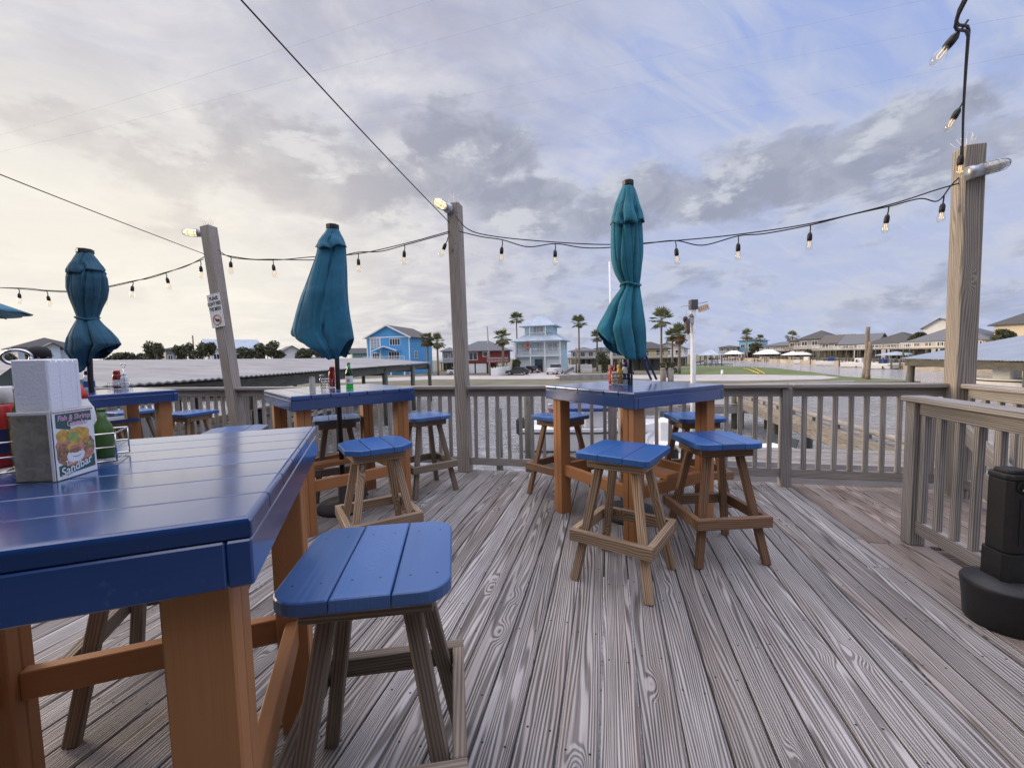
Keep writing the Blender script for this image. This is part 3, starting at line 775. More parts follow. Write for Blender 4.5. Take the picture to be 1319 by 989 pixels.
uB=closed_umbrella('blue teal umbrella flared to one side over the green bottle',TBp,3.66,(428,294),
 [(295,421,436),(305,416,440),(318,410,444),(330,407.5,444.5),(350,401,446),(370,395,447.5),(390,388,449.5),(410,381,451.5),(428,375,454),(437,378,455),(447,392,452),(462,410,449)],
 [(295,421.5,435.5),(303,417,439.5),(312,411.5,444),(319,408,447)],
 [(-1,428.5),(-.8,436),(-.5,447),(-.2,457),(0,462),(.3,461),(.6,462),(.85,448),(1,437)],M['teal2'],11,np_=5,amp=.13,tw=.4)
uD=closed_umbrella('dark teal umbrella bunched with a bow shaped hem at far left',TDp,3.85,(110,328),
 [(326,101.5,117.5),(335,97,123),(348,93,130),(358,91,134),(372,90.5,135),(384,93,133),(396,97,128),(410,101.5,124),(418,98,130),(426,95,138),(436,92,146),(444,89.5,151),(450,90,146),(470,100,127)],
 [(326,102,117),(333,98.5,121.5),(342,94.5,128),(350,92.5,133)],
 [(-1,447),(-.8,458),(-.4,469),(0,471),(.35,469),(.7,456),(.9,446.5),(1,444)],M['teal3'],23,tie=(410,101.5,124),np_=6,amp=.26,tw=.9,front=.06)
# open umbrella beyond the left edge
ou=thing('open_umbrella','open teal umbrella whose tip enters at the left edge','umbrella',(-7.7,5.1,0))
q=MB(); q.tube([(0,0,.05),(0,0,2.62)],.021,12); q.out('pole',M['black'],ou)
q=MB(); q.lathe([(0,0),(.22,0),(.22,.05),(.04,.07),(0,.07)],seg=24); q.out('base',M['black'],ou)
bm=bmesh.new(); tip=Vector((-6.80,5.90,2.07)); rr=1.2; a0=math.atan2(.8,.9)
rows=[]
for j in range(9):
    v=j/8; row=[]
    for i in range(64):
        th=a0+2*PI*i/64; f=abs(math.cos(4*(th-a0))); r_=rr*v*(.93+.07*f**.6)
        row.append(bm.verts.new((r_*math.cos(th),r_*math.sin(th),2.62-(2.62-tip.z)*(v**1.05)-.03*(1-f)*math.sin(PI*v))))
    rows.append(row)
for a,b_ in zip(rows[1:],rows[2:]):
    for i in range(64): bm.faces.new([a[i],b_[i],b_[(i+1)%64],a[(i+1)%64]])
for i in range(64): bm.faces.new([rows[0][0],rows[1][i],rows[1][(i+1)%64]])
bmesh.ops.remove_doubles(bm,verts=bm.verts,dist=1e-5)
co=mesh_obj('canopy',bm,M['teal2'],ou,smooth=True); sm=co.modifiers.new('Solid','SOLIDIFY'); sm.thickness=.004
for i in range(8):
    th=a0+i*PI/4; q=MB(); q.tube([(0,0,2.56),(rr*.97*math.cos(th),rr*.97*math.sin(th),tip.z-.015)],.008,6); q.out('rib',M['black'],ou)

# ---------------------------------------------------------------- things on the tables
def bottle(name,label,cat,loc,r_,h,body,capm,kind='squeeze',labelm=None,group=None,scale=1):
    o=thing(name,label,cat,loc,0,group)
    if kind=='squeeze': pr=[(0,0),(r_*.92,0),(r_,.01),(r_,h*.55),(r_*.9,h*.66),(r_*.55,h*.76),(r_*.5,h*.80),(0,h*.80)]; cp=[(0,h*.795),(r_*.56,h*.795),(r_*.56,h*.86),(r_*.36,h*.90),(r_*.12,h),(0,h)]
    elif kind=='jar': pr=[(0,0),(r_*.95,0),(r_,.008),(r_,h*.62),(r_*.86,h*.74),(r_*.70,h*.80),(0,h*.80)]; cp=[(0,h*.79),(r_*.76,h*.79),(r_*.76,h*.98),(r_*.7,h),(0,h)]
    else: pr=[(0,0),(r_*.95,0),(r_,.006),(r_,h*.56),(r_*.88,h*.66),(r_*.45,h*.78),(r_*.40,h*.955),(0,h*.955)]; cp=[(0,h*.95),(r_*.44,h*.95),(r_*.44,h),(0,h)]
    q=MB(); q.lathe(pr,seg=20); q.out('body',body,o)
    q=MB(); q.lathe(cp,seg=16); q.out('lid',capm,o)
    if labelm:
        q=MB(); q.lathe([(r_*1.012,h*.18),(r_*1.012,h*.48)],seg=20); bm=q.bm
        for f in [f for f in bm.faces if len(f.verts)>4]: bm.faces.remove(f)
        l=q.out('label',labelm,o)
    return o
def basket(label,loc,rz,w,d,h,levels=3,handle=None,m=None):
    o=thing('wire_caddy',label,'caddy',loc,rz,'wire condiment caddies'); m=m or M['steel']
    q=MB(); X,Y_=w/2,d/2
    for k in range(levels):
        z=.006+(h-.006)*k/(levels-1); q.tube([(-X,-Y_,z),(X,-Y_,z),(X,Y_,z),(-X,Y_,z),(-X,-Y_,z)],.0022,6,smooth=False)
    n=5
    for i in range(n+1):
        x=-X+w*i/n
        q.tube([(x,-Y_,.006),(x,-Y_,h if i in(0,n) or w<.18 else .006),],.0018,5) if (i in (0,n) or w<.18) else None
        q.tube([(x,-Y_,.006),(x,Y_,.006)],.0018,5)
        if i in (0,n) or w<.18: q.tube([(x,Y_,.006),(x,Y_,h)],.0018,5)
    q.out('basket',m,o)
    if handle:
        hx,hy,hz,hr=handle; q=MB(); q.tube([(hx,hy,0),(hx,hy,hz-hr)],.003,6)
        ang=-rz
        q.tube([(hx+hr*math.cos(a*PI/12),hy,hz+hr*.72*math.sin(a*PI/12)) for a in range(25)],.0042,8); q.out('handle',m,o)
    return o
rA=rad(32); eA=Vector((math.cos(rA),math.sin(rA),0)); nA=Vector((-math.sin(rA),math.cos(rA),0))
cad=Vector((-1.134,1.007,TZ)); LA=lambda x,y,z=0.012:cad+eA*x+nA*y+Vector((0,0,z))
bA=basket('chrome wire caddy with ring handle behind the napkin holder',cad,rA,.24,.12,.075,3,handle=(-.062,.03,.27,.024))
tag_=thing('table_tag','dark green diamond table tag hung on the chrome caddy','tag',LA(-.068,.015,.215)); tag_.rotation_euler=(0,rad(45),rA+.5)
q=MB(); q.box((0,0,0),(.044,.003,.044),.001); q.out('plate',simple('dark_slate_tag',(.06,.085,.075),.6),tag_)
bottle('squeeze_bottle','white squeeze bottle with red cap in the chrome caddy','bottle',LA(.045,.015),.026,.19,M['whitep'],M['redlid'])
bottle('sauce_bottle','dark green sauce bottle in the right corner of the chrome caddy','bottle',LA(.092,-.03),.020,.125,M['green'],M['green'],'neck')
bottle('ketchup_bottle','red ketchup bottle with broad white cap at the left edge','bottle',LA(-.088,.0),.033,.19,M['red'],M['whitep'],'jar',M['navy'])
hb=bottle('hot_sauce_bottle','small hot sauce bottle with red lid beside the napkins','bottle',LA(-.045,-.033),.018,.185,M['green'],M['redlid'],'neck',M['mustard'])
sp=thing('sugar_box','white box standing in the chrome caddy at the left edge','box',LA(-.02,.035)); 
# napkin holder with the menu card
yh=rad(8); hx=Vector((math.cos(yh),math.sin(yh),0)); hy=Vector((-math.sin(yh),math.cos(yh),0))
hc=Vector((-.973,.857,TZ))+hx*-.041+hy*.050
nh=thing('napkin_holder','clear napkin holder with a picture menu card on the blue table','napkin holder',hc,yh)
hw,hd,hh=.082,.100,.152
q=MB()
for c,sz in [((0,-hd/2+.0012,hh/2),(hw,.0024,hh)),((0,hd/2-.0012,hh/2),(hw,.0024,hh)),((-hw/2+.0012,0,hh/2),(.0024,hd-.006,hh)),((hw/2-.0012,0,hh/2),(.0024,hd-.006,hh)),((0,0,.0015),(hw-.006,hd-.006,.003))]: q.box(c,sz,.0004)
q.out('case',M['clear'],nh)
kc=NT('kraft_card'); cc=kc.coord(); kc.l(kc.ramp(kc.noise(cc,45,5,.7,1.0),[(.3,(.36,.31,.25)),(.55,(.55,.49,.41)),(.75,(.64,.60,.53))]),kc.p.inputs['Base Color']); kc.p.inputs['Roughness'].default_value=.6
q=MB(); q.box((0,-hd/2+.0050,hh*.49),(hw-.008,.0012,hh*.93),.0003); q.out('front_card',kc.m,nh)
q=MB(); q.beam((-hw/2+.005,-hd/2-.0012,hh-.004),(hw/2,-hd/2-.0012,hh-.004),.0022,.006,b=.0005); q.beam((hw/2-.003,-hd/2-.001,0.002),(hw/2-.003,-hd/2-.001,hh),.006,.002,up=(0,1,0),b=.0005); q.out('case_edge',M['whitep'],nh)
# menu card on the right face: local y runs left to right as seen, z up
mc=MB(); mc.box((hw/2+.0012,0,hh/2),(.0012,hd-.002,hh-.004),.0002); card=mc.out('menu_card',M['white'],nh)
CW,CH=hd-.002,hh-.004
def flat(name,poly,m,lift=.0002):
    q=MB(); q.sheet([(hw/2+.0019+lift,-CW/2+x*CW,.002+y*CH) for x,y in poly]); return q.out(name,m,card)
dk=simple('menu_dark_green',(.05,.11,.10),.5); pk=simple('menu_pink',(.72,.42,.55),.5); ora=simple('menu_gold',(.62,.36,.08),.5,var=.35,scale=120); grn=simple('menu_green',(.30,.38,.12),.5,var=.3,scale=120); rose=simple('menu_salmon',(.55,.24,.17),.5,var=.45,scale=140); wht=M['white']; blu=simple('menu_blue',(.08,.30,.55),.5); brn=simple('menu_brown',(.30,.16,.09),.5,var=.5,scale=160)
flat('print_band',[(.06,.80),(.94,.80),(.94,.955),(.06,.955)],dk); flat('print_band',[(.06,.755),(.40,.70),(.40,.80),(.06,.80)],dk)
flat('print_line',[(.0,.972),(1,.972),(1,.985),(0,.985)],simple('menu_red',(.35,.04,.07),.5))
flat('print_band',[(.05,.05),(.95,.08),(.95,.27),(.05,.20)],dk,.0002)
def blob(cx,cy,rx,ry,m,lift,n=18,rough=.12,seed=1):
    rs=random.Random(seed); flat('print_picture',[(cx+rx*(1+rs.uniform(-rough,rough))*math.cos(2*PI*k/n),cy+ry*(1+rs.uniform(-rough,rough))*math.sin(2*PI*k/n)) for k in range(n)],m,lift)
blob(.45,.42,.42,.26,rose,.0003,seed=2); blob(.18,.36,.15,.16,brn,.00035,seed=3); blob(.82,.42,.15,.14,brn,.00035,seed=14)
blob(.20,.63,.15,.10,ora,.0004,seed=4); blob(.55,.62,.30,.11,ora,.0004,seed=5); blob(.44,.58,.14,.08,grn,.00045,seed=6); blob(.75,.56,.10,.09,ora,.00045,seed=7)
blob(.47,.46,.26,.07,ora,.0005,rough=.4,seed=8); blob(.55,.42,.2,.06,rose,.00055,rough=.4,seed=9)
blob(.47,.31,.22,.10,wht,.0006,rough=.03,seed=10); flat('print_picture',[(.36,.315),(.42,.29),(.49,.28),(.56,.29),(.63,.32),(.56,.302),(.49,.294),(.42,.302)],simple('menu_bowl_shade',(.16,.24,.26),.5),.00065); blob(.47,.385,.2,.035,brn,.00065,rough=.3,seed=31)
blob(.83,.31,.10,.09,rose,.0006,rough=.3,seed=12); blob(.85,.43,.07,.06,grn,.0006,rough=.3,seed=13)
RX=(PI/2,0,PI/2)
def mtext(t,size,m,x,y,tilt=0,sx=.8,shear=.2,bold=.0003):
    return text_mesh(t,size,m,card,'lettering',(hw/2+.0028,-CW/2+x*CW,.002+y*CH),(PI/2+0,0,PI/2) if not tilt else (PI/2,-tilt*0,PI/2),ext=.0001,sx=sx,shear=shear,bold=bold)
mtext('Fish & Shrimp',.0165,pk,.5,.885,sx=.86); mtext('Combo',.0175,pk,.56,.795,sx=.95)
def slant(o,a):
    o.rotation_mode='XYZ'; o.rotation_euler=(Matrix.Rotation(PI/2,3,'Z')@Matrix.Rotation(PI/2,3,'X')@Matrix.Rotation(a,3,'Z')).to_euler()
a=mtext('The',.0165,wht,.30,.225); slant(a,.25)
a=mtext('Sandbar',.026,wht,.46,.145,sx=.92); slant(a,.22)
flat('print_line',[(.22,.035),(.78,.135),(.78,.165),(.22,.065)],blu,.0003)
q=MB()
q.box((0,0,.147),(.066,.078,.223),.003)
for k in range(6): q.box((RU(-.001,.001),-.034+k*.013,.150+RU(-.0008,.0008)),(.0665,.011,.223),.003)
q.out('napkin_stack',M['paper'],nh)
bx=MB(); bx.box((0,0,.045),(.085,.07,.09),.002); bx.out('carton',M['white'],sp); sp.rotation_euler=(0,0,rA)
bx=MB(); bx.box((0,0,.092),(.08,.065,.004),.001); bx.out('packets',M['paper'],sp)

# central table
cc_=at(798,495.5,TZ); rC=rad(31)
basket('small wire caddy crowded with sauces on the central table',cc_,rC-.6,.15,.10,.09,4)
def NC(x,y,z=.01): return cc_+Vector((x,y,z))
bottle('squeeze_bottle','white dressing bottle with purple lid on the central table','bottle',NC(.055,.0),.036,.17,M['whitep'],simple('purple_lid',(.06,.04,.25),.4),'jar',M['navy'])
bottle('squeeze_bottle','mustard bottle with yellow cone top on the central table','bottle',NC(-.005,-.015),.022,.16,M['mustard'],M['mustard'])
bottle('sauce_bottle','slim green sauce bottle behind the mustard on the central table','bottle',NC(.02,.03),.018,.17,M['green'],M['green'],'neck')
bottle('ketchup_bottle','red ketchup bottle in the central table caddy','bottle',NC(-.06,.015),.026,.15,M['red'],M['redlid'])
bottle('hot_sauce_bottle','little dark red hot sauce bottle at the back of the central caddy','bottle',NC(-.025,.04),.018,.17,simple('dark_red_sauce',(.15,.02,.015),.3),M['redlid'],'neck',M['whitep'])
tb=thing('packet_box','tan cardboard packet box in the central table caddy','box',NC(-.045,-.035),rC-.6)
q=MB(); q.box((0,0,.045),(.05,.022,.09),.002); q.out('box',M['tan'],tb); q=MB(); q.box((0,0,.094),(.044,.016,.01),.001); q.out('packets',M['paper'],tb)
# flared-umbrella table
gb=bottle('beer_bottle','green glass beer bottle with a red label','bottle',at(450.5,499.8,TZ),.031,.225,M['bottle'],M['green'],'neck',M['whitep'])
xl=simple('label_red',(.5,.03,.03),.5); 
for sgn,a in ((1,.6),(-1,-.6)):
    q=MB(); q.beam(Vector((-.012,-.0325,.072-sgn*.012)),Vector((.002,-.0325,.072+sgn*.012)),.0012,.004,up=(0,1,0),b=0); q.out('label_mark',xl,gb)
    q=MB(); q.beam(Vector((.002,-.0325,.072-sgn*.012)),Vector((.016,-.0325,.072+sgn*.012)),.0012,.004,up=(0,1,0),b=0); q.out('label_mark',xl,gb)
sk=thing('candle_cup','pale square shaker standing alone on the flared umbrella table','shaker',at(403,507,TZ))
q=MB(); q.lathe([(0,0),(.021,0),(.021,.115),(0,.115)],seg=4,smooth=False,rot=.5); q.out('body',simple('pale_wax',(.52,.50,.42),.6),sk); q=MB(); q.lathe([(0,.1155),(.02,.1155),(.019,.128),(0,.128)],seg=4,smooth=False,rot=.5); q.out('lid',M['galv'],sk)
cb=at(426,499.0,TZ); basket('wire caddy with ketchup behind the black umbrella pole','' and (0,0,0) or cb,.4,.15,.11,.08,4)
bottle('ketchup_bottle','red ketchup bottle left of the black umbrella pole','bottle',cb+Vector((.02,.0,.01)),.032,.18,M['red'],M['redlid'],'jar')
bottle('salt_shaker','clear glass shaker with metal lid beside the caddy','shaker',cb+Vector((-.065,-.02,.0)),.024,.12,M['clear'],M['galv'],'jar')
# left table
bottle('mayonnaise_bottle','white mayonnaise bottle with blue lid on the left table','bottle',at(116,503,TZ),.042,.20,M['whitep'],M['navy'],'jar',simple('blue_label',(.05,.10,.3),.4))
db=at(155,501,TZ); basket('wire caddy with tall handle on the left table',db,-.3,.17,.12,.07,3,handle=(.075,.0,.25,.03))
bottle('ketchup_bottle','dark red ketchup bottle in the left table caddy','bottle',db+Vector((-.025,0,.01)),.038,.185,simple('maroon_plastic',(.20,.02,.02),.3),M['redlid'],'jar',M['whitep'])
bottle('squeeze_bottle','white squeeze bottle in the left table caddy','bottle',db+Vector((.04,.01,.01)),.032,.17,M['whitep'],M['whitep'])
tl=thing('tea_box','small teal box beside the mayonnaise bottle','box',at(101.5,500,TZ)); q=MB(); q.box((0,0,.05),(.07,.05,.10),.003); q.out('box',simple('teal_card',(.10,.26,.30),.5),tl); q=MB(); q.box((0,-.026,.055),(.05,.001,.05),.0002); q.out('label',M['whitep'],tl)
# bottle standing on the stool by the railing
bs=bottle('sauce_bottle','small pinkish bottle left standing on a stool by the railing','bottle',atY(709,531,3.84)*1.0,.028,.10,M['clear'],M['whitep'],'jar',simple('pink_label',(.6,.25,.22),.5)); bs.location.z=.765
# ---------------------------------------------------------------- receptacle
rc=thing('cigarette_receptacle','black plastic cigarette receptacle with a round foot and square neck','receptacle',(2.31,1.865,0),rad(-8))
q=MB(); q.lathe([(0,0),(.128,0),(.134,.012),(.140,.10),(.147,.165),(.150,.178),(.150,.192),(.142,.205),(.09,.222),(.075,.232),(0,.232)],seg=48); q.out('foot',M['black'],rc)
def sq(h,c): return [(-h+c,-h),(h-c,-h),(h,-h+c),(h,h-c),(h-c,h),(-h+c,h),(-h,h-c),(-h,-h+c)]
q=MB(); q.prism(sq(.066,.02),.225,.36,bev=.004); q.prism(sq(.058,.018),.362,.70,bev=.004)
for sx in (-1,1): q.beam((sx*.012,-.0585,.40),(sx*.012,-.0585,.62),.003,.004,up=(0,1,0),b=.001)
q.out('neck',M['black'],rc)
q=MB(); q.prism(sq(.061,.02),.702,.728,bev=.008); q.prism(sq(.046,.014),.72,.748,bev=.012); q.out('cap',M['black'],rc)
for a in (0,PI):
    q=MB(); q.lathe([(0,-.002),(.028,-.002),(.033,.002),(.028,.006),(.0,.003)],seg=20); h_=q.out('burn_hole',simple('hole_black',(.003,.003,.003),.9),rc); h_.location=(0,-.0585 if a==0 else .0585,.672); h_.rotation_euler=(PI/2 if a==0 else -PI/2,0,0)
    q=MB(); q.prism([(-.016,-.004),(.016,-.004),(.012,.006),(-.012,.006)],-.001,.001); p_=q.out('snuff_plate',M['steel'],rc); p_.location=(0,-.064 if a==0 else .064,.662); p_.rotation_euler=(PI/2,0,0)
# ---------------------------------------------------------------- person
def person(loc,rz):
    V=[(0,0,.85),(.05,0,1.0),(.12,0,1.14),(.18,0,1.245),(.205,0,1.32),
       (.02,.10,.83),(.42,.13,.80),(.33,.13,.40),(.44,.14,.34),(.02,-.10,.83),(.42,-.13,.80),(.33,-.13,.40),(.44,-.14,.34),
       (.13,.18,1.19),(.22,.25,.97),(.44,.15,1.10),(.13,-.18,1.19),(.22,-.25,.97),(.44,-.15,1.10)]
    E=[(0,1),(1,2),(2,3),(3,4),(0,5),(5,6),(6,7),(7,8),(0,9),(9,10),(10,11),(11,12),(2,13),(13,14),(14,15),(2,16),(16,17),(17,18)]
    RR=[.15,.14,.14,.065,.055,.11,.075,.055,.045,.11,.075,.055,.045,.075,.052,.032,.075,.052,.032]
    me=bpy.data.meshes.new('person_skin'); me.from_pydata([Vector(v) for v in V],E,[])
    o=bpy.data.objects.new('person_tmp',me); COL.objects.link(o)
    sk=o.modifiers.new('s','SKIN'); lay=me.skin_vertices[0].data
    for i,r_ in enumerate(RR): lay[i].radius=(r_,r_)
    lay[0].use_root=True
    ss=o.modifiers.new('ss','SUBSURF'); ss.levels=1; ss.render_levels=1
    dg=bpy.context.evaluated_depsgraph_get(); m2=bpy.data.meshes.new_from_object(o.evaluated_get(dg)); bpy.data.objects.remove(o)
    bm=bmesh.new(); bm.from_mesh(m2); bpy.data.meshes.remove(m2)
    for f in bm.faces:
        c=f.calc_center_median()
        f.material_index=1 if (c.z<1.26 and not (c.x>.33 and c.z>1.0)) else 0
        if c.z<.90 : f.material_index=2
    q=MB(); q.bm.free(); q.bm=bm; q.uv=bm.loops.layers.uv.verify()
    hc=Vector((.225,0,1.405))
    q.lathe([(0,-.115),(.045,-.108),(.066,-.07),(.078,-.02),(.083,.03),(.075,.075),(.05,.10),(0,.112)],c=hc,seg=20,sx=1.16)
    q.tube([hc+Vector((.085,0,.0)),hc+Vector((.112,0,-.03)),hc+Vector((.09,0,-.04))],[.008,.015,.008],8)
    for s in(-1,1):
        q.lathe([(0,-.03),(.012,-.025),(.016,0),(.012,.025),(0,.03)],c=hc+Vector((-.005,s*.084,-.01)),seg=10,sx=1.3,sy=.6)
        for k in range(5):
            b0=Vector((.45,s*(.165-.018*k),1.095)); q.tube([b0,b0+Vector((.035,-s*.004,.004)),b0+Vector((.065-.008*abs(k-2),-s*.006,-.012))],[.009,.0085,.007],7)
    p=q.out('person',[M['skin'],M['shirt'],simple('dark_trousers',(.03,.03,.035),.85)],smooth=True,loc=loc,rz=rz)
    tag(p,'seated person in a black cap partly hidden by the napkins','person')
    q=MB(); q.lathe([(.0985,.015),(.101,.04),(.094,.075),(.07,.105),(.03,.118),(0,.12)],c=hc,seg=24,sy=.88)
    q.prism([(hc.x+.06,-.075),(hc.x+.13,-.065),(hc.x+.165,-.03),(hc.x+.172,0),(hc.x+.165,.03),(hc.x+.13,.065),(hc.x+.06,.075)],hc.z+.018,hc.z+.026,bev=.003)
    q.out('cap',M['cap'],p,smooth=True)
    for s in (-1,1):
        q=MB(); q.lathe([(0,-.008),(.008,-.006),(.010,0),(.008,.006),(0,.008)],c=hc+Vector((.092,s*.03,.005)),seg=8); q.out('eye',M['white'],p)
    q=MB(); q.beam(hc+Vector((.088,-.022,-.062)),hc+Vector((.088,.022,-.062)),.01,.008,b=.003); q.out('mouth',simple('lips',(.2,.07,.06),.5),p)
person(Vector((-4.83,4.12,0)),rad(-25))
# ---------------------------------------------------------------- water and land
GZ,WZ=-2.1,-2.7
q=MB(); q.sheet([(-2500,-300,WZ),(2500,-300,WZ),(2500,4000,WZ),(-2500,4000,WZ)]); tag(q.out('water',M['water']),kind='structure')
def G(px,py,z=GZ): v=at(px,py,z); return (v.x,v.y)
def ground(name,poly,m,z1,z0=None,mats=None):
    q=MB()
    if z0 is None: q.sheet([(x,y,z1) for x,y in poly])
    else: q.prism(poly,z0,z1)
    o=q.out(name,m); return tag(o,kind='structure')
front=[(-300,44),(-60,44),G(640,501),G(860,499),G(1000,496),G(1100,493)]
lawnR=[G(1186,491),G(1150,488.3),G(1090,485),G(1040,478.5),G(1000,474),G(960,471.8),G(905,471),G(884,470.5),G(898,465.5),G(926,461.2)]
ground('ground',front+lawnR+[(330,700),(-300,700)],M['scrub'],GZ,WZ-.4)
ground('lawn',[G(868,488),G(1000,487),G(1090,489.5),G(1172,490.6),G(1145,488.4),G(1088,485.4),G(1038,479),G(998,474.5),G(960,472.4),G(905,471.8),G(880,472.5),G(860,479)],M['grass'],GZ+.006)
ground('path',[G(835,483),G(960,482.3),G(1060,484),G(1082,486),G(1060,488.5),G(960,490.5),G(840,491)],M['concrete'],GZ+.012)
ground('street',[(-90,70),(-40,68.5),G(560,484),G(640,484),G(840,483),G(840,488),G(640,488.3),G(560,488.6),(-40,60),(-90,61)],M['concrete'],GZ+.010)
ground('verge',[G(545,489.3),G(716,488.8),G(716,496),G(545,497)],M['scrub'],GZ+.006)
ground('driveway',[G(676,483.8),G(668,479.6),G(737,479.2),G(752,483.8)],M['concrete'],GZ+.016)
ground('far_bank',[(58,26),(76,82),(89,130),(126,250),(330,700),(900,700),(900,26)],M['sand'],-1.75,WZ-.4)
# bulkhead caps
q=MB(); pl=[Vector((x,y,GZ+.1)) for x,y in front]
for a,b in zip(pl,pl[1:]): q.beam(a,b,.35,.2)
tag(q.out('seawall',M['concrete']),'low concrete seawall along the opposite shore below the street','seawall')

# ---------------------------------------------------------------- plants
def palm(label,px,Y,crown_py,base_z=GZ,cr=1.6,tr=.17,skirt=.0,seed=1,leaves=34,group='fan palms'):
    rs=random.Random(seed); top=atY(px,crown_py,Y); h=top.z-base_z
    o=thing('palm_tree',label,'palm',(top.x,Y,base_z),rs.uniform(0,6),group)
    q=MB(); b=rs.uniform(-.02,.02)*h
    q.tube([(b*math.sin(k/6*PI)*.5,0,h*k/6) for k in range(7)],[tr*(1.25-.4*k/6) for k in range(7)],9); q.out('trunk',M['trunk'],o)
    def fans(n,lo,hi,size,droop,mat,name):
        q=MB()
        for i in range(n):
            az=i*2.399+rs.uniform(-.3,.3); el=rs.uniform(lo,hi)
            d=Vector((math.cos(az)*math.cos(el),math.sin(az)*math.cos(el),math.sin(el)))
            side=Vector((-math.sin(az),math.cos(az),0)); up=d.cross(side)*-1
            L=size*rs.uniform(.8,1.1); p0=Vector((0,0,h)); p1=p0+d*L*.48+Vector((0,0,-droop*L*.06))
            q.tube([p0,p1],.012*size,3,caps=False)
            for k in range(9):
                a=(k-4)/4*1.25+rs.uniform(-.06,.06); e=(d*math.cos(a)+side*math.sin(a)).normalized()
                l=L*.56*(1-.25*abs(a)/1.25); m=p1+e*l*.55; e2=(e+Vector((0,0,-droop*rs.uniform(.35,.8)))).normalized(); t=m+e2*l*.5
                w=e.cross(up).normalized()*L*.062
                A=[q.bm.verts.new(x) for x in (p1,m+w,t,m-w)]; q.bm.faces.new(A)
        q.out(name,mat,o)
    fans(int(leaves*1.25),-.8,1.4,cr*1.12,.5,M['palm'],'crown')
    if skirt>0: fans(int(leaves*.8),-1.45,-.5,cr*skirt,.9,M['thatch'],'dead_fronds')
    return o
PALMS=[('tall slim fan palm behind the red house',665,95,411,1.75,.16,0,1),('thick short fan palm with brown skirt beside the red house',647,80,435,1.9,.26,.9,2),
 ('tall slim fan palm at the right corner of the pale blue house',745.5,82,416,1.75,.17,.55,3),('fan palm poking up beside the white picket fence',769,86,434,1.6,.17,.6,4),
 ('tallest broad fan palm between umbrella and white pole',852,70,412,2.1,.18,.35,5),('fan palm with heavy brown skirt near the white pole',875,68,430,1.9,.22,1.0,6),
 ('darker fan palm behind the skirted one',866,74,433,1.6,.16,.5,7),('left one of two palms by the bright blue house',550,84,438,1.75,.2,.9,8),('right one of two palms by the bright blue house',563,84,440,1.8,.2,.9,9),
 ('far palm left of the far sky blue house',962,190,432,3.2,.2,.6,10),('far palm in front of the far sky blue house',979,190,437,2.4,.2,.4,11),('far palm right of the far sky blue house',1021,165,434,2.7,.22,.3,12)]
for l,px,Y,cp,cr,tr,sk_,sd in PALMS: palm(l,px,Y,cp,GZ if px<940 else -1.75,cr,tr,sk_,sd,30 if Y<100 else 22)
def bush(label,px,Y,py_top,py_bot,wpx,seed,mat=None,n=900,name='shrub',cat='shrub',group='dark shrubs and sabal palms',bz=GZ):
    rs=random.Random(seed); mat=mat or M['bush']
    top=atY(px,py_top,Y).z; bot=max(atY(px,py_bot,Y).z,bz); rx=wpx/2/527*Y*1.1; o=thing(name,label,cat,(atY(px,py_top,Y).x,Y,bz),0,group)
    q=MB()
    for k in range(4): q.tube([(rs.uniform(-.1,.1),rs.uniform(-.1,.1),0),(rs.uniform(-rx,rx)*.5,rs.uniform(-rx,rx)*.4,(top-bz)*.75)],[.14,.05],6)
    q.out('trunk',M['trunk'],o)
    q=MB(); cl=[(rs.uniform(-.62,.62)*rx,rs.uniform(-.5,.5)*rx,rs.uniform(.15,.8),rs.uniform(.28,.5)) for _ in range(11)]
    H=top-bot
    for i in range(n):
        c=cl[i%len(cl)]; v=Vector((rs.gauss(0,1),rs.gauss(0,1),rs.gauss(0,1))).normalized()*rs.uniform(.55,1.0)
        p=Vector((c[0]+v.x*c[3]*rx,c[1]+v.y*c[3]*rx,bot-bz+H*c[2]+v.z*H*.24)); 
        if p.z>top-bz+.1 or p.z<.02: continue
        s=rs.uniform(.16,.34)*max(.8,rx*.5); a=Vector((rs.uniform(-1,1),rs.uniform(-1,1),rs.uniform(-.6,1))).normalized(); b=a.cross(Vector((rs.uniform(-1,1),rs.uniform(-1,1),rs.uniform(-1,1)))).normalized()
        A=[q.bm.verts.new(x) for x in (p-a*s,p+b*s*.4,p+a*s,p-b*s*.4)]; q.bm.faces.new(A)
    q.out('crown',mat,o)
for i,(px,Y,t,b,w,l) in enumerate([(2,62,453,472,26,'dark shrub at the far left edge of the view'),(160,64,451,469,40,'low wide dark shrub beside the left umbrella'),(184,66,452,468,22,'small dark shrub next to a taller round one'),
   (200,64,440,467,27,'tall round dark shrub right of the low wide one'),(238,64,442,466,25,'round dark shrub left of the utility pole'),(262,64,441,466,23,'round dark shrub right of the utility pole'),
   (317,64,446,464,24,'round dark shrub right of the leaning post'),(341,64,439,464,30,'biggest round dark shrub right of the leaning post'),(357,66,449,464,14,'little shrub before the small white house'),
   (390,64,447,464,26,'dark shrub left of the flared umbrella pole'),(412,66,446,464,24,'dark shrub partly behind the flared umbrella'),(860,58,464,480,20,'round dark clipped bush near the white pole'),
   (776,78,446,480,16,'leafy shrub below the palm by the picket fence'),(665,84,462,478,11,'small green shrub by the pale blue house garage'),
   (975,180,440,454,20,'far shrub before the sky blue house',),(1180,84,427,440,24,'scrubby tree over the grey hipped roof'),(1292,50,424,438,26,'scrubby tree over the roof at the right edge')]):
    bush(l,px,Y,t,b,w,100+i,n=1900 if w>22 else 1200,bz=GZ if px<950 else -1.75)
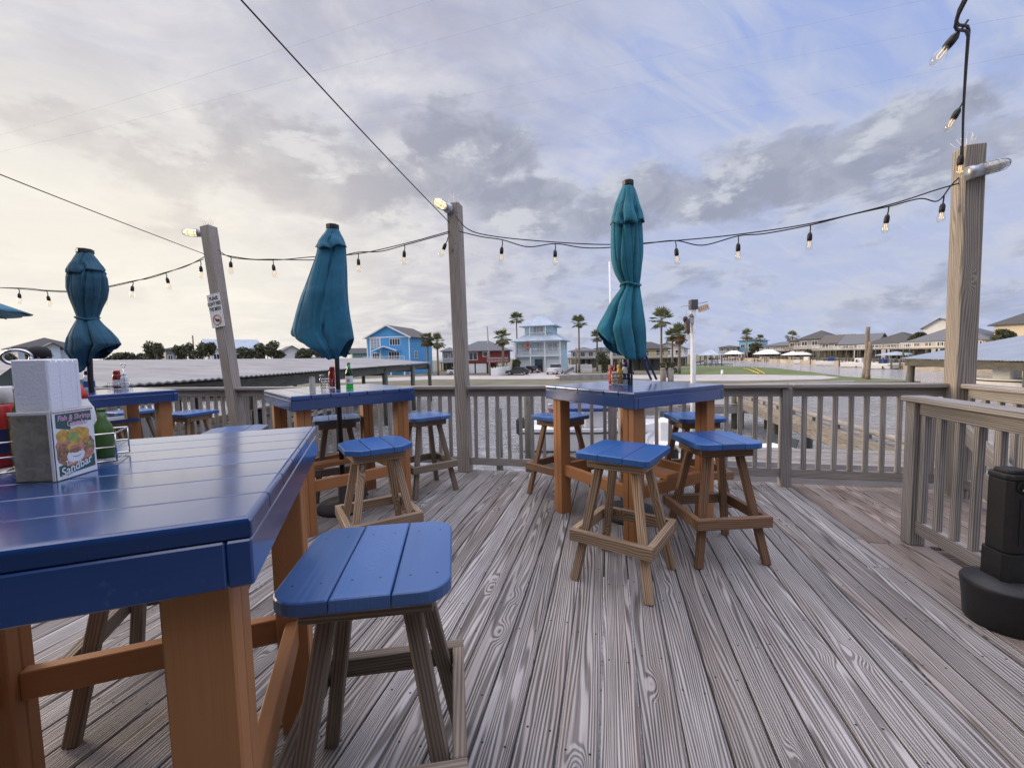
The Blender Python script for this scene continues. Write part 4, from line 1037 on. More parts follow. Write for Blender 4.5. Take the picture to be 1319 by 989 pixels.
# ---------------------------------------------------------------- houses
def hip(q,w,d,z,h,ov=.5,ridge=None,mi=0,th=.15):
    W2,D2=w/2+ov,d/2+ov
    if W2>=D2: rl=W2-D2 if ridge is None else ridge; R0,R1=Vector((-rl,0,z+h)),Vector((rl,0,z+h))
    else: rl=D2-W2 if ridge is None else ridge; R0,R1=Vector((0,-rl,z+h)),Vector((0,rl,z+h))
    c=[Vector((-W2,-D2,z)),Vector((W2,-D2,z)),Vector((W2,D2,z)),Vector((-W2,D2,z))]
    v=[q.bm.verts.new(p) for p in c]; lo=[q.bm.verts.new(p-Vector((0,0,th))) for p in c]; r0=q.bm.verts.new(R0); r1=q.bm.verts.new(R1) if rl>.01 else r0
    F=lambda *x:q.bm.faces.new(x)
    if W2>=D2:
        if r0 is r1: F(v[0],v[1],r0);F(v[1],v[2],r0);F(v[2],v[3],r0);F(v[3],v[0],r0)
        else: F(v[0],v[1],r1,r0);F(v[1],v[2],r1);F(v[2],v[3],r0,r1);F(v[3],v[0],r0)
    else: F(v[0],v[1],r0);F(v[1],v[2],r1,r0);F(v[2],v[3],r1);F(v[3],v[0],r0,r1)
    for i in range(4): F(lo[i],lo[(i+1)%4],v[(i+1)%4],v[i])
    F(*lo[::-1])
def gable(q,w,d,z,h,ov=.5,th=.15,axis='y'):
    """ridge along y (gable faces the front) or along x"""
    W2,D2=w/2+ov,d/2+ov
    P=(lambda a,b,c:Vector((a,b,c))) if axis=='y' else (lambda a,b,c:Vector((b,a,c)))
    if axis=='x': W2,D2=D2,W2
    for s in (-1,1):
        e=[P(s*W2,-D2,z-h*ov/(w/2 if axis=='y' else d/2)),P(s*W2,D2,z-h*ov/(w/2 if axis=='y' else d/2)),P(0,D2,z+h),P(0,-D2,z+h)]
        hi=[q.bm.verts.new(p+Vector((0,0,th))) for p in e]; lo=[q.bm.verts.new(p) for p in e]
        q.bm.faces.new(hi); q.bm.faces.new(lo[::-1])
        for i in range(4): q.bm.faces.new([lo[i],lo[(i+1)%4],hi[(i+1)%4],hi[i]])
    bmesh.ops.recalc_face_normals(q.bm,faces=q.bm.faces)
def window(parent,x,y,z,w,h,nx=2,ny=1,face='f',fm=None,gm=None,name='window'):
    """face f: front (-y), r: +x side, l: -x side; x is the place along that face"""
    fm=fm or M['white']; gm=gm or M['glasspane']
    def P(a,b,c): return Vector((a,b,c)) if face=='f' else (Vector((-b,a,c)) if face=='r' else Vector((b,-a,c)))
    def bb(q,x0,x1,y0,y1,z0,z1):
        a=P(x0,y0,z0);b=P(x1,y1,z1); c=(a+b)/2; q.box(c,(abs(a.x-b.x),abs(a.y-b.y),abs(a.z-b.z)),0,grain='x')
    q=MB(); t=.09
    bb(q,x-w/2-t,x-w/2,y-.06,y+.02,z-h/2-t,z+h/2+t); bb(q,x+w/2,x+w/2+t,y-.06,y+.02,z-h/2-t,z+h/2+t)
    bb(q,x-w/2,x+w/2,y-.06,y+.02,z+h/2,z+h/2+t); bb(q,x-w/2,x+w/2,y-.06,y+.02,z-h/2-t,z-h/2)
    for i in range(1,nx): bb(q,x-w/2+w*i/nx-.04,x-w/2+w*i/nx+.04,y-.05,y+.02,z-h/2,z+h/2)
    for i in range(1,ny): bb(q,x-w/2,x+w/2,y-.045,y+.02,z-h/2+h*i/ny-.03,z-h/2+h*i/ny+.03)
    o=q.out(name,fm,parent)
    q=MB(); bb(q,x-w/2,x+w/2,y-.02,y+.015,z-h/2,z+h/2); q.out('pane',gm,o)
def rail_(parent,pts,z,h=1.0,m=None,n=None,name='balcony_rail'):
    m=m or M['white']; q=MB()
    for a,b in zip(pts,pts[1:]):
        a=Vector((*a,z));b=Vector((*b,z)); q.beam(a+Vector((0,0,h)),b+Vector((0,0,h)),.09,.07,b=0); q.beam(a+Vector((0,0,.12)),b+Vector((0,0,.12)),.06,.06,b=0)
        k=int((b-a).length/.28)
        for i in range(k+1): p=a+(b-a)*(i/max(k,1)); q.beam(p+Vector((0,0,.12)),p+Vector((0,0,h)),.05,.05,up=(0,1,0),b=0)
    q.out(name,m,parent)
def boxp(name,parent,c,sz,m): q=MB(); q.box(c,sz,0); return q.out(name,m,parent)
def place(px,py,Y): v=atY(px,py,Y); return v
# bright blue house
Y=93; cx=(atY(480,480,Y).x+atY(539.5,480,Y).x)/2
B1=thing('blue_house','bright blue two storey house with a white trimmed gable and grey roof','house',(cx,Y+5.5,GZ),rad(-11))
w,d=10.3,13.0
q=MB(); q.box((0,0,4.25),(w,d,8.5),0); t=bmesh.new()
v=[t.verts.new(p) for p in ((-w/2,-d/2,8.5),(w/2,-d/2,8.5),(0,-d/2,11.0),(-w/2,d/2,8.5),(w/2,d/2,8.5),(0,d/2,11.0))]
t.faces.new(v[:3]); t.faces.new(v[3:]); t.faces.new([v[0],v[2],v[5],v[3]]); t.faces.new([v[1],v[4],v[5],v[2]]); q.merge(t); q.out('wall',M['hblue'],B1)
q=MB(); gable(q,w,d,8.5,2.5,.6); q.out('roof',M['shinglew'],B1)
q=MB()
for s in(-1,1): q.beam((s*(w/2+.62),-d/2-.63,8.18),(0,-d/2-.63,11.03),.08,.3,b=0)
q.beam((-w/2,-d/2-.03,8.42),(w/2,-d/2-.03,8.42),.08,.26,b=0)
for x in (-w/2+.06,w/2-.06,-w/2+.85,-w/2+3.3): q.beam((x,-d/2-.03,0),(x,-d/2-.03,8.3),.2,.1,up=(0,1,0),b=0)
q.out('trim',M['white'],B1)
q=MB()
for s in(-1,1): q.beam((-1.35+s*2.9+1.5,-d/2-1.2,5.35),(.15,-d/2-1.2,6.35),2.3,.16,b=0)
q.out('porch_roof',M['hblue'],B1)
q=MB()
for s in(-1,1): q.beam((.15+s*2.95,-d/2-2.37,5.33),(.15,-d/2-2.37,6.36),.08,.22,b=0)
q.out('porch_trim',M['white'],B1)
window(B1,1.7,-d/2,7.3,2.4,1.35,4); window(B1,-w/2+2.1,-d/2,7.2,2.1,1.9,3,3,gm=M['lightglass']); window(B1,1.4,-d/2,4.35,2.5,1.5,4); window(B1,-w/2+2.1,-d/2,4.2,1.6,1.4,3)
boxp('balcony',B1,(-.2,-d/2-1.2,3.05),(w-.4,2.4,.25),M['white']); rail_(B1,[(-w/2+.3,-d/2-2.35),(w/2-.2,-d/2-2.35)],3.15,1.0)
for x in (-4.8,-1.6,1.6,4.8): boxp('column',B1,(x,-d/2-2.2,1.5),(.25,.25,3.0),M['white'])
window(B1,-d/2+3.2,-w/2,4.4,1.5,1.5,2,2,'r'); window(B1,d/2-2.5,-w/2,7.2,1.0,1.2,2,2,'r')
# red house
Y=88; x0,x1=atY(588,470,Y).x,atY(656,470,Y).x; w=x1-x0; d=9
B2=thing('red_house','dark red house on stilts with grey hipped roof and two white garage doors','house',((x0+x1)/2,Y+4.5,GZ),rad(-3))
ez=atY(625,451.5,Y).z-GZ; tz=atY(625,438,Y).z-GZ
q=MB(); q.box((0,0,(ez+2.3)/2),(w,d,ez-2.3),0); q.box((-w/2+w*.36,.3,1.15),(w*.72,d-.6,2.3),0); q.out('wall',M['hred'],B2)
q=MB(); hip(q,w,d,ez,tz-ez,.6,ridge=1.2); q.out('roof',M['shingleg'],B2)
for i in (0,1): 
    q=MB(); q.box((-w/2+2.9+i*2.6,-d/2+.25,1.1),(2.3,.1,2.1),0)
    for k in range(4): q.box((-w/2+2.9+i*2.6,-d/2+.19,.3+k*.52),(2.1,.02,.4),0)
    q.out('garage_door',M['white'],B2)
window(B2,-w/2+3.4,-d/2,3.75,2.6,1.5,3); window(B2,.8,-d/2,4.1,.9,.9,1); 
boxp('porch',B2,(w/2-2,-d/2-1.1,2.3),(4.4,2.2,.2),M['hred']); rail_(B2,[(w/2-4.2,-d/2-2.1),(w/2+.1,-d/2-2.1)],2.4,.9)
for x in(w/2-.2,w/2-2.2,w/2-4.0): boxp('column',B2,(x,-d/2-1.9,1.15),(.22,.22,2.3),M['htan'])
# pale blue three storey house
Y=88; x0,x1=atY(671,470,Y).x,atY(731,470,Y).x; w=x1-x0; d=9.5
B3=thing('pale_blue_house','pale blue three storey house with metal roofs, balconies and two garage doors','house',((x0+x1)/2,Y+d/2,GZ),rad(-17))
zz=lambda py:atY(700,py,Y).z-GZ
f1,f2,e2,t2,f3,e3,t3=zz(457.5),zz(455),zz(438.5),zz(430),zz(434),zz(418.5),zz(408.5)
q=MB(); q.box((0,.6,f1/2),(w-.3,d-1.2,f1),0); q.box((0,.9,(f1+e2)/2),(w-.3,d-1.8,e2-f1),0); q.box((-.3,.6,(f3+e3)/2+.2),(w*.62,d*.62,e3-f3+1.0-.4),0); q.out('wall',M['hlight'],B3)
q=MB(); hip(q,w,d,e2,t2-e2+1.7,.7); q.out('roof',M['tinblue'],B3)
q=MB(); hip(q,w*.70,d*.72,e3,t3-e3+.7,.6,ridge=.8); o=q.out('tower_roof',M['tinblue'],B3); o.location=(-.3,.4,0)
q=MB(); 
for x in (-w/2+.1,-1.6,1.6,w/2-.1): q.beam((x,-d/2+.1,0),(x,-d/2+.1,e2),.24,.24,up=(0,1,0),b=0)
q.box((0,-d/2+.1,e2-.15),(w+.2,.26,.3),0); q.box((0,-d/2+.1,f1),(w+.2,.3,.5),0); q.box((0,-d/2+.9,f1+.05),(w,1.9,.2),0); q.out('porch_frame',M['white'],B3)
rail_(B3,[(-w/2+.1,-d/2+.05),(w/2-.1,-d/2+.05)],f2-.05,1.05)
for s in(-1,1):
    q=MB(); q.box((s*3.15,-d/2+1.14,1.35),(3.0,.08,2.6),0)
    for k in range(4): q.box((s*3.15,-d/2+1.09,.4+k*.62),(2.8,.02,.5),0)
    q.out('garage_door',M['white'],B3)
boxp('entry',B3,(0,-d/2+1.15,1.4),(1.7,.1,2.8),M['glasspane'])
for x,wd,hh_ in((-3.1,1.7,1.6),(0.1,1.0,2.0),(3.0,2.1,1.6)): window(B3,x,-d/2+1.78,f2+1.35,wd,hh_,2,2,gm=M['lightglass'])
ty=.6-d*.31
window(B3,.0-.3,ty,f3+1.7,2.2,1.8,3,gm=M['lightglass']); rail_(B3,[(-2.0,ty-1.0),(1.5,ty-1.0)],f3+.15,.95); boxp('tower_balcony',B3,(-.25,ty-.5,f3+.05),(3.7,1.1,.2),M['white'])
for x in(-2.0,1.5): boxp('tower_column',B3,(x,ty-.95,(f3+e3)/2),(.2,.2,e3-f3),M['white'])
window(B3,1.6,-(w*.31-.3),e3-.9,.7,.6,1,1,'r'); window(B3,-1,-w/2+.15,f2+1.4,1.0,1.3,2,2,'r'); window(B3,2.4,-w/2+.15,f2+1.4,1.0,1.3,2,2,'r')
wr=thing('wreath','round pinkish wreath hanging on the pale blue house balcony','wreath',(0,0,0)); wp=Matrix.Translation(B3.location)@Matrix.Rotation(rad(-17),4,'Z')@Vector((-1.55-.6,-d/2-.15,f2+1.7)); wr.location=wp
q=MB(); q.tube([(.55*math.cos(k*PI/8),0,.55*math.sin(k*PI/8)) for k in range(17)],.22,8); q.out('wreath',simple('wreath_pink',(.45,.22,.18),.9,var=.4,scale=9),wr)
# yellow house behind the umbrella
def plain_house(name,label,px0,px1,Y,eave,top,base_z,wall,roof,rz=0,d=9,rooftype='hip',stilts=0,wins=3,deck=True,garage=0,ridge=None,side='f',trim=None,group=None):
    a,b=atY(px0,eave,Y),atY(px1,eave,Y); c=(a+b)/2; ang=rz
    w=(b.x-a.x)*abs(math.cos(math.atan2(c.x,c.y)))/max(.5,1.0) if False else (b-a).length*math.cos(math.atan2(c.x,c.y))
    dirv=Vector((c.x,c.y,0)).normalized(); loc=Vector((c.x,c.y,base_z))+dirv*d*.45
    face=math.atan2(-c.x,c.y)          # square on to the viewer
    o=thing(name,label,'house',loc,face+rz,group); ez=c.z-base_z; tz=atY((px0+px1)/2,top,Y).z-base_z
    q=MB(); q.box((0,0,(ez+stilts)/2),(w,d,ez-stilts),0)
    if rooftype=='gable':
        t=bmesh.new(); v=[t.verts.new(p) for p in ((-w/2,-d/2,ez),(w/2,-d/2,ez),(0,-d/2,tz),(-w/2,d/2,ez),(w/2,d/2,ez),(0,d/2,tz))]; t.faces.new(v[:3]); t.faces.new(v[3:]); q.merge(t)
    if rooftype=='gablex':
        t=bmesh.new(); v=[t.verts.new(p) for p in ((-w/2,-d/2,ez),(-w/2,d/2,ez),(-w/2,0,tz),(w/2,-d/2,ez),(w/2,d/2,ez),(w/2,0,tz))]; t.faces.new(v[:3]); t.faces.new(v[3:]); q.merge(t)
    q.out('wall',wall,o); q=MB()
    if rooftype=='hip': hip(q,w,d,ez,tz-ez,.7,ridge)
    else: gable(q,w,d,ez,tz-ez,.6,axis='y' if rooftype=='gable' else 'x')
    q.out('roof',roof,o)
    wh=min(1.4,(ez-stilts)*.5); zc=stilts+(ez-stilts)*.52
    for i in range(wins): window(o,-w/2+w*(i+.5)/wins,-d/2,zc,min(1.8,w/wins*.5),wh,2,1)
    for i in range(2): window(o,-d/4+d/2*i,-w/2,zc,1.1,wh,2,1,'r'); window(o,-d/4+d/2*i,-w/2,zc,1.1,wh,2,1,'l')
    if stilts:
        for i in range(5):
            for y in (-d/2+.3,0,d/2-.3): boxp('stilt',o,(-w/2+.3+(w-.6)*i/4,y,stilts/2),(.3,.3,stilts),M['pile'])
    if stilts: boxp('back_wall',o,(w*.08,d*.15,stilts/2),(w*.7,.2,stilts),M['hgrey'])
    if deck:
        boxp('deck',o,(0,-d/2-1.6,stilts-.1),(w+1.0,3.2,.25),M['dock']); rail_(o,[(-w/2-.5,-d/2-3.15),(w/2+.5,-d/2-3.15)],stilts,1.0,M['white'] if len(label)%3 else M['dock'])
        for i in range(4): boxp('deck_post',o,(-w/2+w*i/3,-d/2-3.0,stilts/2),(.22,.22,stilts),M['pile'])
    for i in range(garage): boxp('garage_door',o,(-w/2+w*(i+.5)/garage,-d/2-.05,1.1),(w/garage*.7,.06,2.1),M['white'])
    return o
PH=plain_house
PH('yellow_house','cream yellow house with dark roof behind the cinched umbrella',786,861,88,449.5,440,GZ,M['hyellow'],M['shingle'],rad(-4),9,'hip',2.6,4,True,0,ridge=2.5)
PH('white_house','white gabled house beyond the palms left of the white pole',842,884,110,449,441.5,GZ,M['hwhite'],M['shingleg'],rad(-8),9,'gable',2.4,3)
PH('white_house','large pale house with dark hipped roof behind the person',16,98,66,447.5,433.5,GZ,M['hpale'],M['shingle'],rad(8),9,'hip',0,5,False,ridge=.8)
PH('white_house','pale gabled wing in front of the large dark roofed house',54,74,64,447,442.5,GZ,M['hpale'],M['shingle'],rad(8),4,'gable',0,1,False)
PH('grey_house','little grey house with flat dark roof between round shrubs',210,232,78,450,446.8,GZ,M['hgrey'],M['shingle'],rad(6),7,'hip',2.4,2)
PH('blue_roofed_house','wide white house with a pale blue gable roof behind the leaning post',264,331,80,448.5,436.5,GZ,M['hwhite'],M['tinblue'],rad(10),11,'gablex',2.4,5)
PH('white_house','small white house between round shrubs left of the flared umbrella',359,385,84,453,446,GZ,M['hwhite'],M['shingleg'],rad(8),8,'gable',0,2,False)
PH('white_house','tiny white shed in front of the dark shrubs',394,410,74,460.5,459,GZ,M['hwhite'],M['tin'],rad(8),4,'hip',0,2,False)
PH('green_house','low sage green house left of the bright blue house',452,480,100,455,448.5,GZ,M['hgreen'],M['shingle'],rad(4),9,'gablex',0,3,False)
PH('white_house','narrow pale house between the bright blue and red houses',571,589,112,452,447,GZ,M['hgrey'],M['shingleg'],rad(-4),8,'hip',2.4,2)
PH('white_house','white porch house between the pale blue house and the fan palms',737,768,112,452,446.5,GZ,M['hwhite'],M['shingleg'],rad(-5),9,'hip',2.6,3)
PH('grey_house','grey roofed house far behind the red house beside the middle post',600,640,150,455,450,GZ,M['hgrey'],M['shinglew'],rad(5),9,'gablex',0,4,False)
PH('tan_house','tan house far behind the palms left of the yellow house',752,800,140,453,447,GZ,M['htan'],M['shingle'],rad(5),9,'hip',2.4,4)
# houses along the right bank
CH='houses along the far canal bank'
BZ=-1.75
RB=[('sky_blue_house','far sky blue house beyond the canal with a flat dark roof',955,986,200,438.5,436,M['hsky'],M['shingle'],10,'hip',3,3,-14),
 ('white_house','far pale house left of the sky blue house',928,952,205,447,444.5,M['hgrey'],M['shinglew'],9,'hip',2.6,3,-10),
 ('white_house','far low white house right of the sky blue house',976,1010,185,447,444,M['hwhite'],M['shingleg'],8,'gablex',2.4,4,-14),
 ('tan_house','grey roofed tan house right of the far sky blue house',988,1030,160,445,440,M['htan'],M['shingleg'],9,'hip',3,4,-18),
 ('cream_house','cream house with two dark roof tiers',1020,1052,150,438.5,434.5,M['htan'],M['shingle'],9,'hip',3.4,3,-16),
 ('brown_house','tall house with stacked dark roofs in the middle of the far bank',1036,1080,135,436,425,M['hgrey'],M['shingle'],10,'hip',3.6,3,-20),
 ('grey_house','grey house with long slanting roof beside the stacked roofs',1064,1100,118,441,431,M['hgrey'],M['shinglew'],10,'gablex',3.0,2,-22),
 ('grey_house','grey house with blue grey ridge roof behind the bare trunks',1090,1137,112,442,430,M['hgrey'],M['shingleg'],10,'gablex',3.0,3,-18),
 ('grey_house','house with broad dark hipped roof right of the bare trunks',1127,1198,98,442,427,M['htan'],M['shingle'],11,'hip',3.0,3,-22),
 ('white_house','tall far white house with a gabled upper floor',1193,1236,112,421,410,M['hwhite'],M['shingleg'],9,'gable',0,5,-8),
 ('cream_house','long cream house with porch columns left of the corner post',1186,1290,76,438,416,M['hcream'],M['shingleg'],12,'hip',3.0,6,-18),
 ('cream_house','cream house with dark roof at the right edge beyond the corner post',1292,1375,70,416,398,M['hcream'],M['shingle'],10,'hip',0,4,-14)]
for nm,l,a,b,Y,e,t,wm,rm,d,rt,st_,wn,rz in RB: PH(nm,l,a,b,Y,e,t,BZ,wm,rm,rad(rz),d,rt,st_,wn,st_>0,group=CH)
# boathouses on the far bank
def canopy(label,px0,px1,Y,py_top,py_low,roofm=None,boat=True):
    a,b=atY(px0,py_low,Y),atY(px1,py_low,Y); c=(a+b)/2; w=(b-a).length*.8; dz=atY(px0,py_top,Y).z-a.z
    o=thing('boat_shelter',label,'boat shelter',(c.x,c.y,WZ),math.atan2(-c.x,c.y)-.25,'white roofed boat shelters'); h=a.z-WZ
    q=MB(); hip(q,w,5,h,dz,.3); q.out('roof',roofm or M['white'],o)
    for i in range(4):
        for y in(-2.2,2.2): boxp('pile',o,(-w/2+.2+(w-.4)*i/3,y,h/2-.3),(.25,.25,h+.6),M['pile'])
    boxp('platform',o,(0,2.0,.5),(w+1,1.4,.25),M['dock']); boxp('platform',o,(-w/2-.4,0,.45),(1.0,5.4,.25),M['dock'])
    if boat:
        q=MB(); hull(q,w*.62,1.9,.9); bo=q.out('hull',M['white'],o); bo.location=(0,0,.9)
        q=MB(); q.box((0,0,.9+1.15),(1.2,1.0,.7),.1); q.out('console',M['navycanvas'],o)
def hull(q,L,W,H,n=12):
    """a boat hull pointing to +x, keel at z=0, open top closed by a deck"""
    rows=[]
    for i in range(n+1):
        t=i/n; x=-L/2+L*t; b=W/2*(1-max(0,(t-.45)/.55)**2.2*.97); sh=H*(1+.25*max(0,t-.4)**2*2); kz=H*.75*max(0,(t-.6)/.4)**2.5
        rows.append([q.bm.verts.new(p) for p in ((x,0,kz),(x,b*.75,kz+H*.18*(1-t*.5)),(x,b,sh*.82),(x,b*1.03,sh),(x,b*.86,sh),(x,b*.8,sh*.86),(x,-b*.8,sh*.86),(x,-b*.86,sh),(x,-b*1.03,sh),(x,-b,sh*.82),(x,-b*.75,kz+H*.18*(1-t*.5)))])
    for a,b in zip(rows,rows[1:]):
        k=len(a)
        for j in range(k): q.bm.faces.new([a[j],b[j],b[(j+1)%k],a[(j+1)%k]])
    q.bm.faces.new(rows[0]); bmesh.ops.recalc_face_normals(q.bm,faces=q.bm.faces)
for l,a,b,Y,t,lo in [('white boat shelter on the far bank nearest the bare trunks',1009,1047,138,452.5,457),('white boat shelter further up the canal below the sky blue house',933,958,190,452,456),('open white boat shelter between the other two',972,1006,160,451,456),
   ('pale boat shelter on the near side of the canal by the white pole',902,930,120,450,457.5),('pale grey boat shelter left of the large tin roof',1136,1172,88,453,457)]: canopy(l,a,b,Y,t,lo,M['tinblue'] if a in (902,1136) else None)
q=MB()
bk=[Vector((62,40,-1.9)),Vector((75.6,82,-1.9)),Vector((88.6,130,-1.9)),Vector((125.5,250,-1.9))]
for a,b in zip(bk,bk[1:]): q.beam(a+Vector((0,0,-.25)),b+Vector((0,0,-.25)),.5,1.1)
tag(q.out('seawall',simple('pale_bulkhead',(.36,.31,.25),.85,0,.35,.25)),'pale bulkhead wall along the far canal bank','seawall')
# small docks and boats along the far bank
for i,(px,Y,wd,bt,lab) in enumerate([(1162,78,5,0,'plain'),(1128,88,6,1,'white boat at'),(1100,97,5,0,'post lined'),(1082,104,6,1,'boat side'),(1062,114,6,0,'long'),(1002,150,8,1,'distant')]):
    p=at(px,462,WZ); a=atY(px,460,Y); o=thing('bank_dock',lab.replace(' at','')+' dock on the far bank, number '.replace(', number ','')+[' right of the pale grey shelter',' below the broad hipped roof',' just left of the bare trunks',' below the slanting roof',' below the stacked roofs',' below the sky blue house'][i],'dock',(a.x,a.y,WZ),math.atan2(-a.x,a.y)-.25,'docks on the far bank')
    boxp('platform',o,(0,0,.75),(wd,2.2,.22),M['dock'])
    for k in range(5):
        for y in (-1,1): boxp('pile',o,(-wd/2+wd*k/4,y,.7),(.24,.24,2.0+.9*(k%2)),M['pile'])
    rail_(o,[(-wd/2,1.0),(wd/2,1.0)],.85,.9,M['rail'])
for i,(px,Y,l) in enumerate([(1140,80,'white boat tied on the far bank below the broad hipped roof'),(1108,90,'white boat tied on the far bank left of the bare trunks'),(1072,104,'white boat tied on the far bank below the slanting roof'),(1040,122,'small far boat below the stacked roofs')]):
    a=atY(px,465,Y); o=thing('motor_boat',l,'boat',(a.x,a.y,WZ-.1),math.atan2(-a.x,a.y)-.25,'boats along the far bank'); q=MB(); hull(q,6.5,2.2,1.2); q.out('hull',M['white'],o); q=MB(); q.box((-.2,0,1.6),(1.3,1.2,1.0),.1); q.out('cabin',M['whitep'] if i%2 else M['navycanvas'],o)
# low jetty on the near side of the canal
q=MB(); A=at(880,470.5,-2.3);B=at(938,468.8,-2.3); q.beam(A,B,4.0,.25); jo=q.out('jetty',M['dock']); tag(jo,'low grey jetty at the end of the lawn','jetty')
# bare trunks and poles
for i,(l,p0,p1,w) in enumerate([('taller bare palm trunk on the grassy tip',(1114,487),(1118.5,421),.5),('shorter bare palm trunk on the grassy tip',(1117.5,488.5),(1121.5,440),.46)]):
    b=at(*p0,GZ); t=atY(*p1,b.y); q=MB(); n=9
    q.tube([(Vector(b)*(1-k/n)+t*(k/n))-b+Vector((RU(-.04,.04),RU(-.04,.04),0)) for k in range(n+1)],[w*.5*(1-.18*k/n)*(1.25 if k==0 else 1)*RU(.93,1.07) for k in range(n+1)],10)
    tag(q.out('bare_trunk',M['trunk'],loc=b),l,'tree trunk','bare palm trunks')
def pole(label,px,Y,py,r=.1,lean=0,base=GZ,m=None,name='utility_pole',arm=None):
    t=atY(px,py,Y); q=MB(); q.tube([(0,0,0),(lean,0,t.z-base)],[r,r*.75],8)
    if arm: q.beam((lean-arm,0,t.z-base-.5),(lean+arm,0,t.z-base-.5),.1,.12)
    tag(q.out(name,m or M['trunk'],loc=(t.x-lean,Y,base)),label,'pole')
pole('grey utility pole between two round shrubs at left',248,66,432,.13); pole('thin leaning pole in front of the red house',627.5,78,420,.16,-.35,m=M['rail']); pole('short wooden pole beside the pale blue house',742,80,448,.15)
pole('tall white mast rising behind the cinched umbrella',785,50,337,.14,-.25,m=M['white'],name='mast'); pole('thin pole on the lawn tip near the water',1167.5,43.5,478,.05,0,m=M['rail'],name='marker_pole'); pole('flag pole on the far bank',1023,170,440,.08,0,BZ,M['white'],'flag_pole')
# picket fences
def picket(label,a,b,h=1.15):
    A=at(*a,GZ);B=at(*b,GZ); o=thing('picket_fence',label,'fence',A,0,'white picket fences'); d=B-A; n=int(d.length/.22)
    q=MB(); q.beam((0,0,h*.8),d+Vector((0,0,h*.8)),.05,.1,b=0); q.beam((0,0,h*.25),d+Vector((0,0,h*.25)),.05,.1,b=0); q.out('rail',M['white'],o)
    q=MB()
    for i in range(n+1): p=d*(i/n); q.beam(p,p+Vector((0,0,h*(1.0 if i%8 else 1.12))),.15,.03,up=(0,1,0),b=0)
    o2=q.out('picket_boards',M['white'],o)
picket('white picket fence in front of the red house',(633,485.5),(671,478.5),1.5); picket('white picket fence right of the pale blue house',(733,479.5),(762,479.5),1.6)
# cars
def car(label,px,py,rz,body,kind='sedan',L=4.6,W=1.85,H=1.45):
    b=at(px,py,GZ+.02); o=thing('parked_car' if kind!='pickup' else 'pickup_truck',label,'car' if kind!='pickup' else 'truck',b,rz,'parked vehicles')
    if kind=='pickup': prof=[(-L/2,.55),(-L/2,1.12),(-.3,1.15),(-.28,1.2),(L/2-1.55,1.2),(L/2-.1,1.08),(L/2,.9),(L/2,.5)]; cab=[(-.35,1.15),(-.1,1.85),(.95,1.85),(1.45,1.2)]
    elif kind=='suv': prof=[(-L/2,.5),(-L/2+.03,1.05),(L/2-1.2,1.08),(L/2-.1,.95),(L/2,.5)]; cab=[(-L/2+.1,1.04),(-L/2+.35,1.7),(.75,1.7),(1.35,1.07)]
    else: prof=[(-L/2,.5),(-L/2+.05,.98),(L/2-1.3,.98),(L/2-.1,.82),(L/2,.5)]; cab=[(-L/2+.45,.97),(-L/2+1.2,1.42),(.55,1.42),(1.2,.97)]
    def slab(poly,y0,y1,inset=0):
        t=bmesh.new(); A=[t.verts.new((x,y0,z)) for x,z in poly]; B=[t.verts.new((x,y1,z)) for x,z in poly]; n=len(poly)
        t.faces.new(A); t.faces.new(B[::-1])
        for i in range(n): t.faces.new([A[i],B[i],B[(i+1)%n],A[(i+1)%n]])
        bmesh.ops.recalc_face_normals(t,faces=t.faces); bmesh.ops.bevel(t,geom=list(t.edges),offset=.05,segments=2,affect='EDGES'); return t
    q=MB(); q.merge(slab([(-L/2,.32)]+prof+[(L/2,.32)],-W/2,W/2)); q.out('body',body,o)
    q=MB(); q.merge(slab(cab,-W/2+.12,W/2-.12)); q.out('window',M['glasspane'],o)
    q=MB(); top=max(z for _,z in cab); xs=[x for x,z in cab if z==top]; q.box(((xs[0]+xs[1])/2,0,top+.005),(abs(xs[1]-xs[0])+.12,W-.3,.06),.02); q.out('roof',body,o)
    for x in(-L/2+.85,L/2-.85):
        for s in(-1,1):
            q=MB(); t=bmesh.new(); bmesh.ops.create_cone(t,cap_ends=True,segments=18,radius1=.35,radius2=.35,depth=.24,matrix=Matrix.Translation((x,s*(W/2-.10),.35))@Matrix.Rotation(PI/2,4,'X')); q.merge(t); wl=q.out('wheel',M['tyre'],o)
            q=MB(); t=bmesh.new(); bmesh.ops.create_cone(t,cap_ends=True,segments=14,radius1=.2,radius2=.18,depth=.25,matrix=Matrix.Translation((x,s*(W/2-.085),.35))@Matrix.Rotation(PI/2,4,'X')); q.merge(t); q.out('rim',M['galv'],wl)
    for s in(-1,1):
        boxp('tail_light',o,(-L/2-.005,s*(W/2-.17),.88),(.04,.22,.2),M['redlid']); boxp('headlight',o,(L/2-.02,s*(W/2-.25),.72),(.06,.3,.14),M['lightglass'])
    boxp('bumper',o,(-L/2-.03,0,.45),(.1,W-.1,.16),M['galv']); boxp('number_plate',o,(-L/2-.012,0,.72),(.03,.45,.16),M['white'])
paintw=simple('white_car_paint',(.75,.75,.74),.25,0,.03); paintk=simple('black_car_paint',(.02,.02,.022),.2); paintg=simple('dark_grey_car_paint',(.05,.052,.055),.25)
car('white pickup truck parked at the right garage door of the pale blue house',715,481.6,rad(68),paintw,'pickup',5.4,1.95,1.85)
car('black car backed at the left garage door of the pale blue house',684,480.3,rad(120),paintk,'sedan'); car('dark car nearest the street before the pale blue house',667.5,482.6,rad(165),paintg,'sedan')
car('dark sport utility car under the yellow house beside the umbrella pole',808,481,rad(80),paintg,'suv'); car('small white car by the bright blue house',590,482,rad(10),paintw,'sedan')
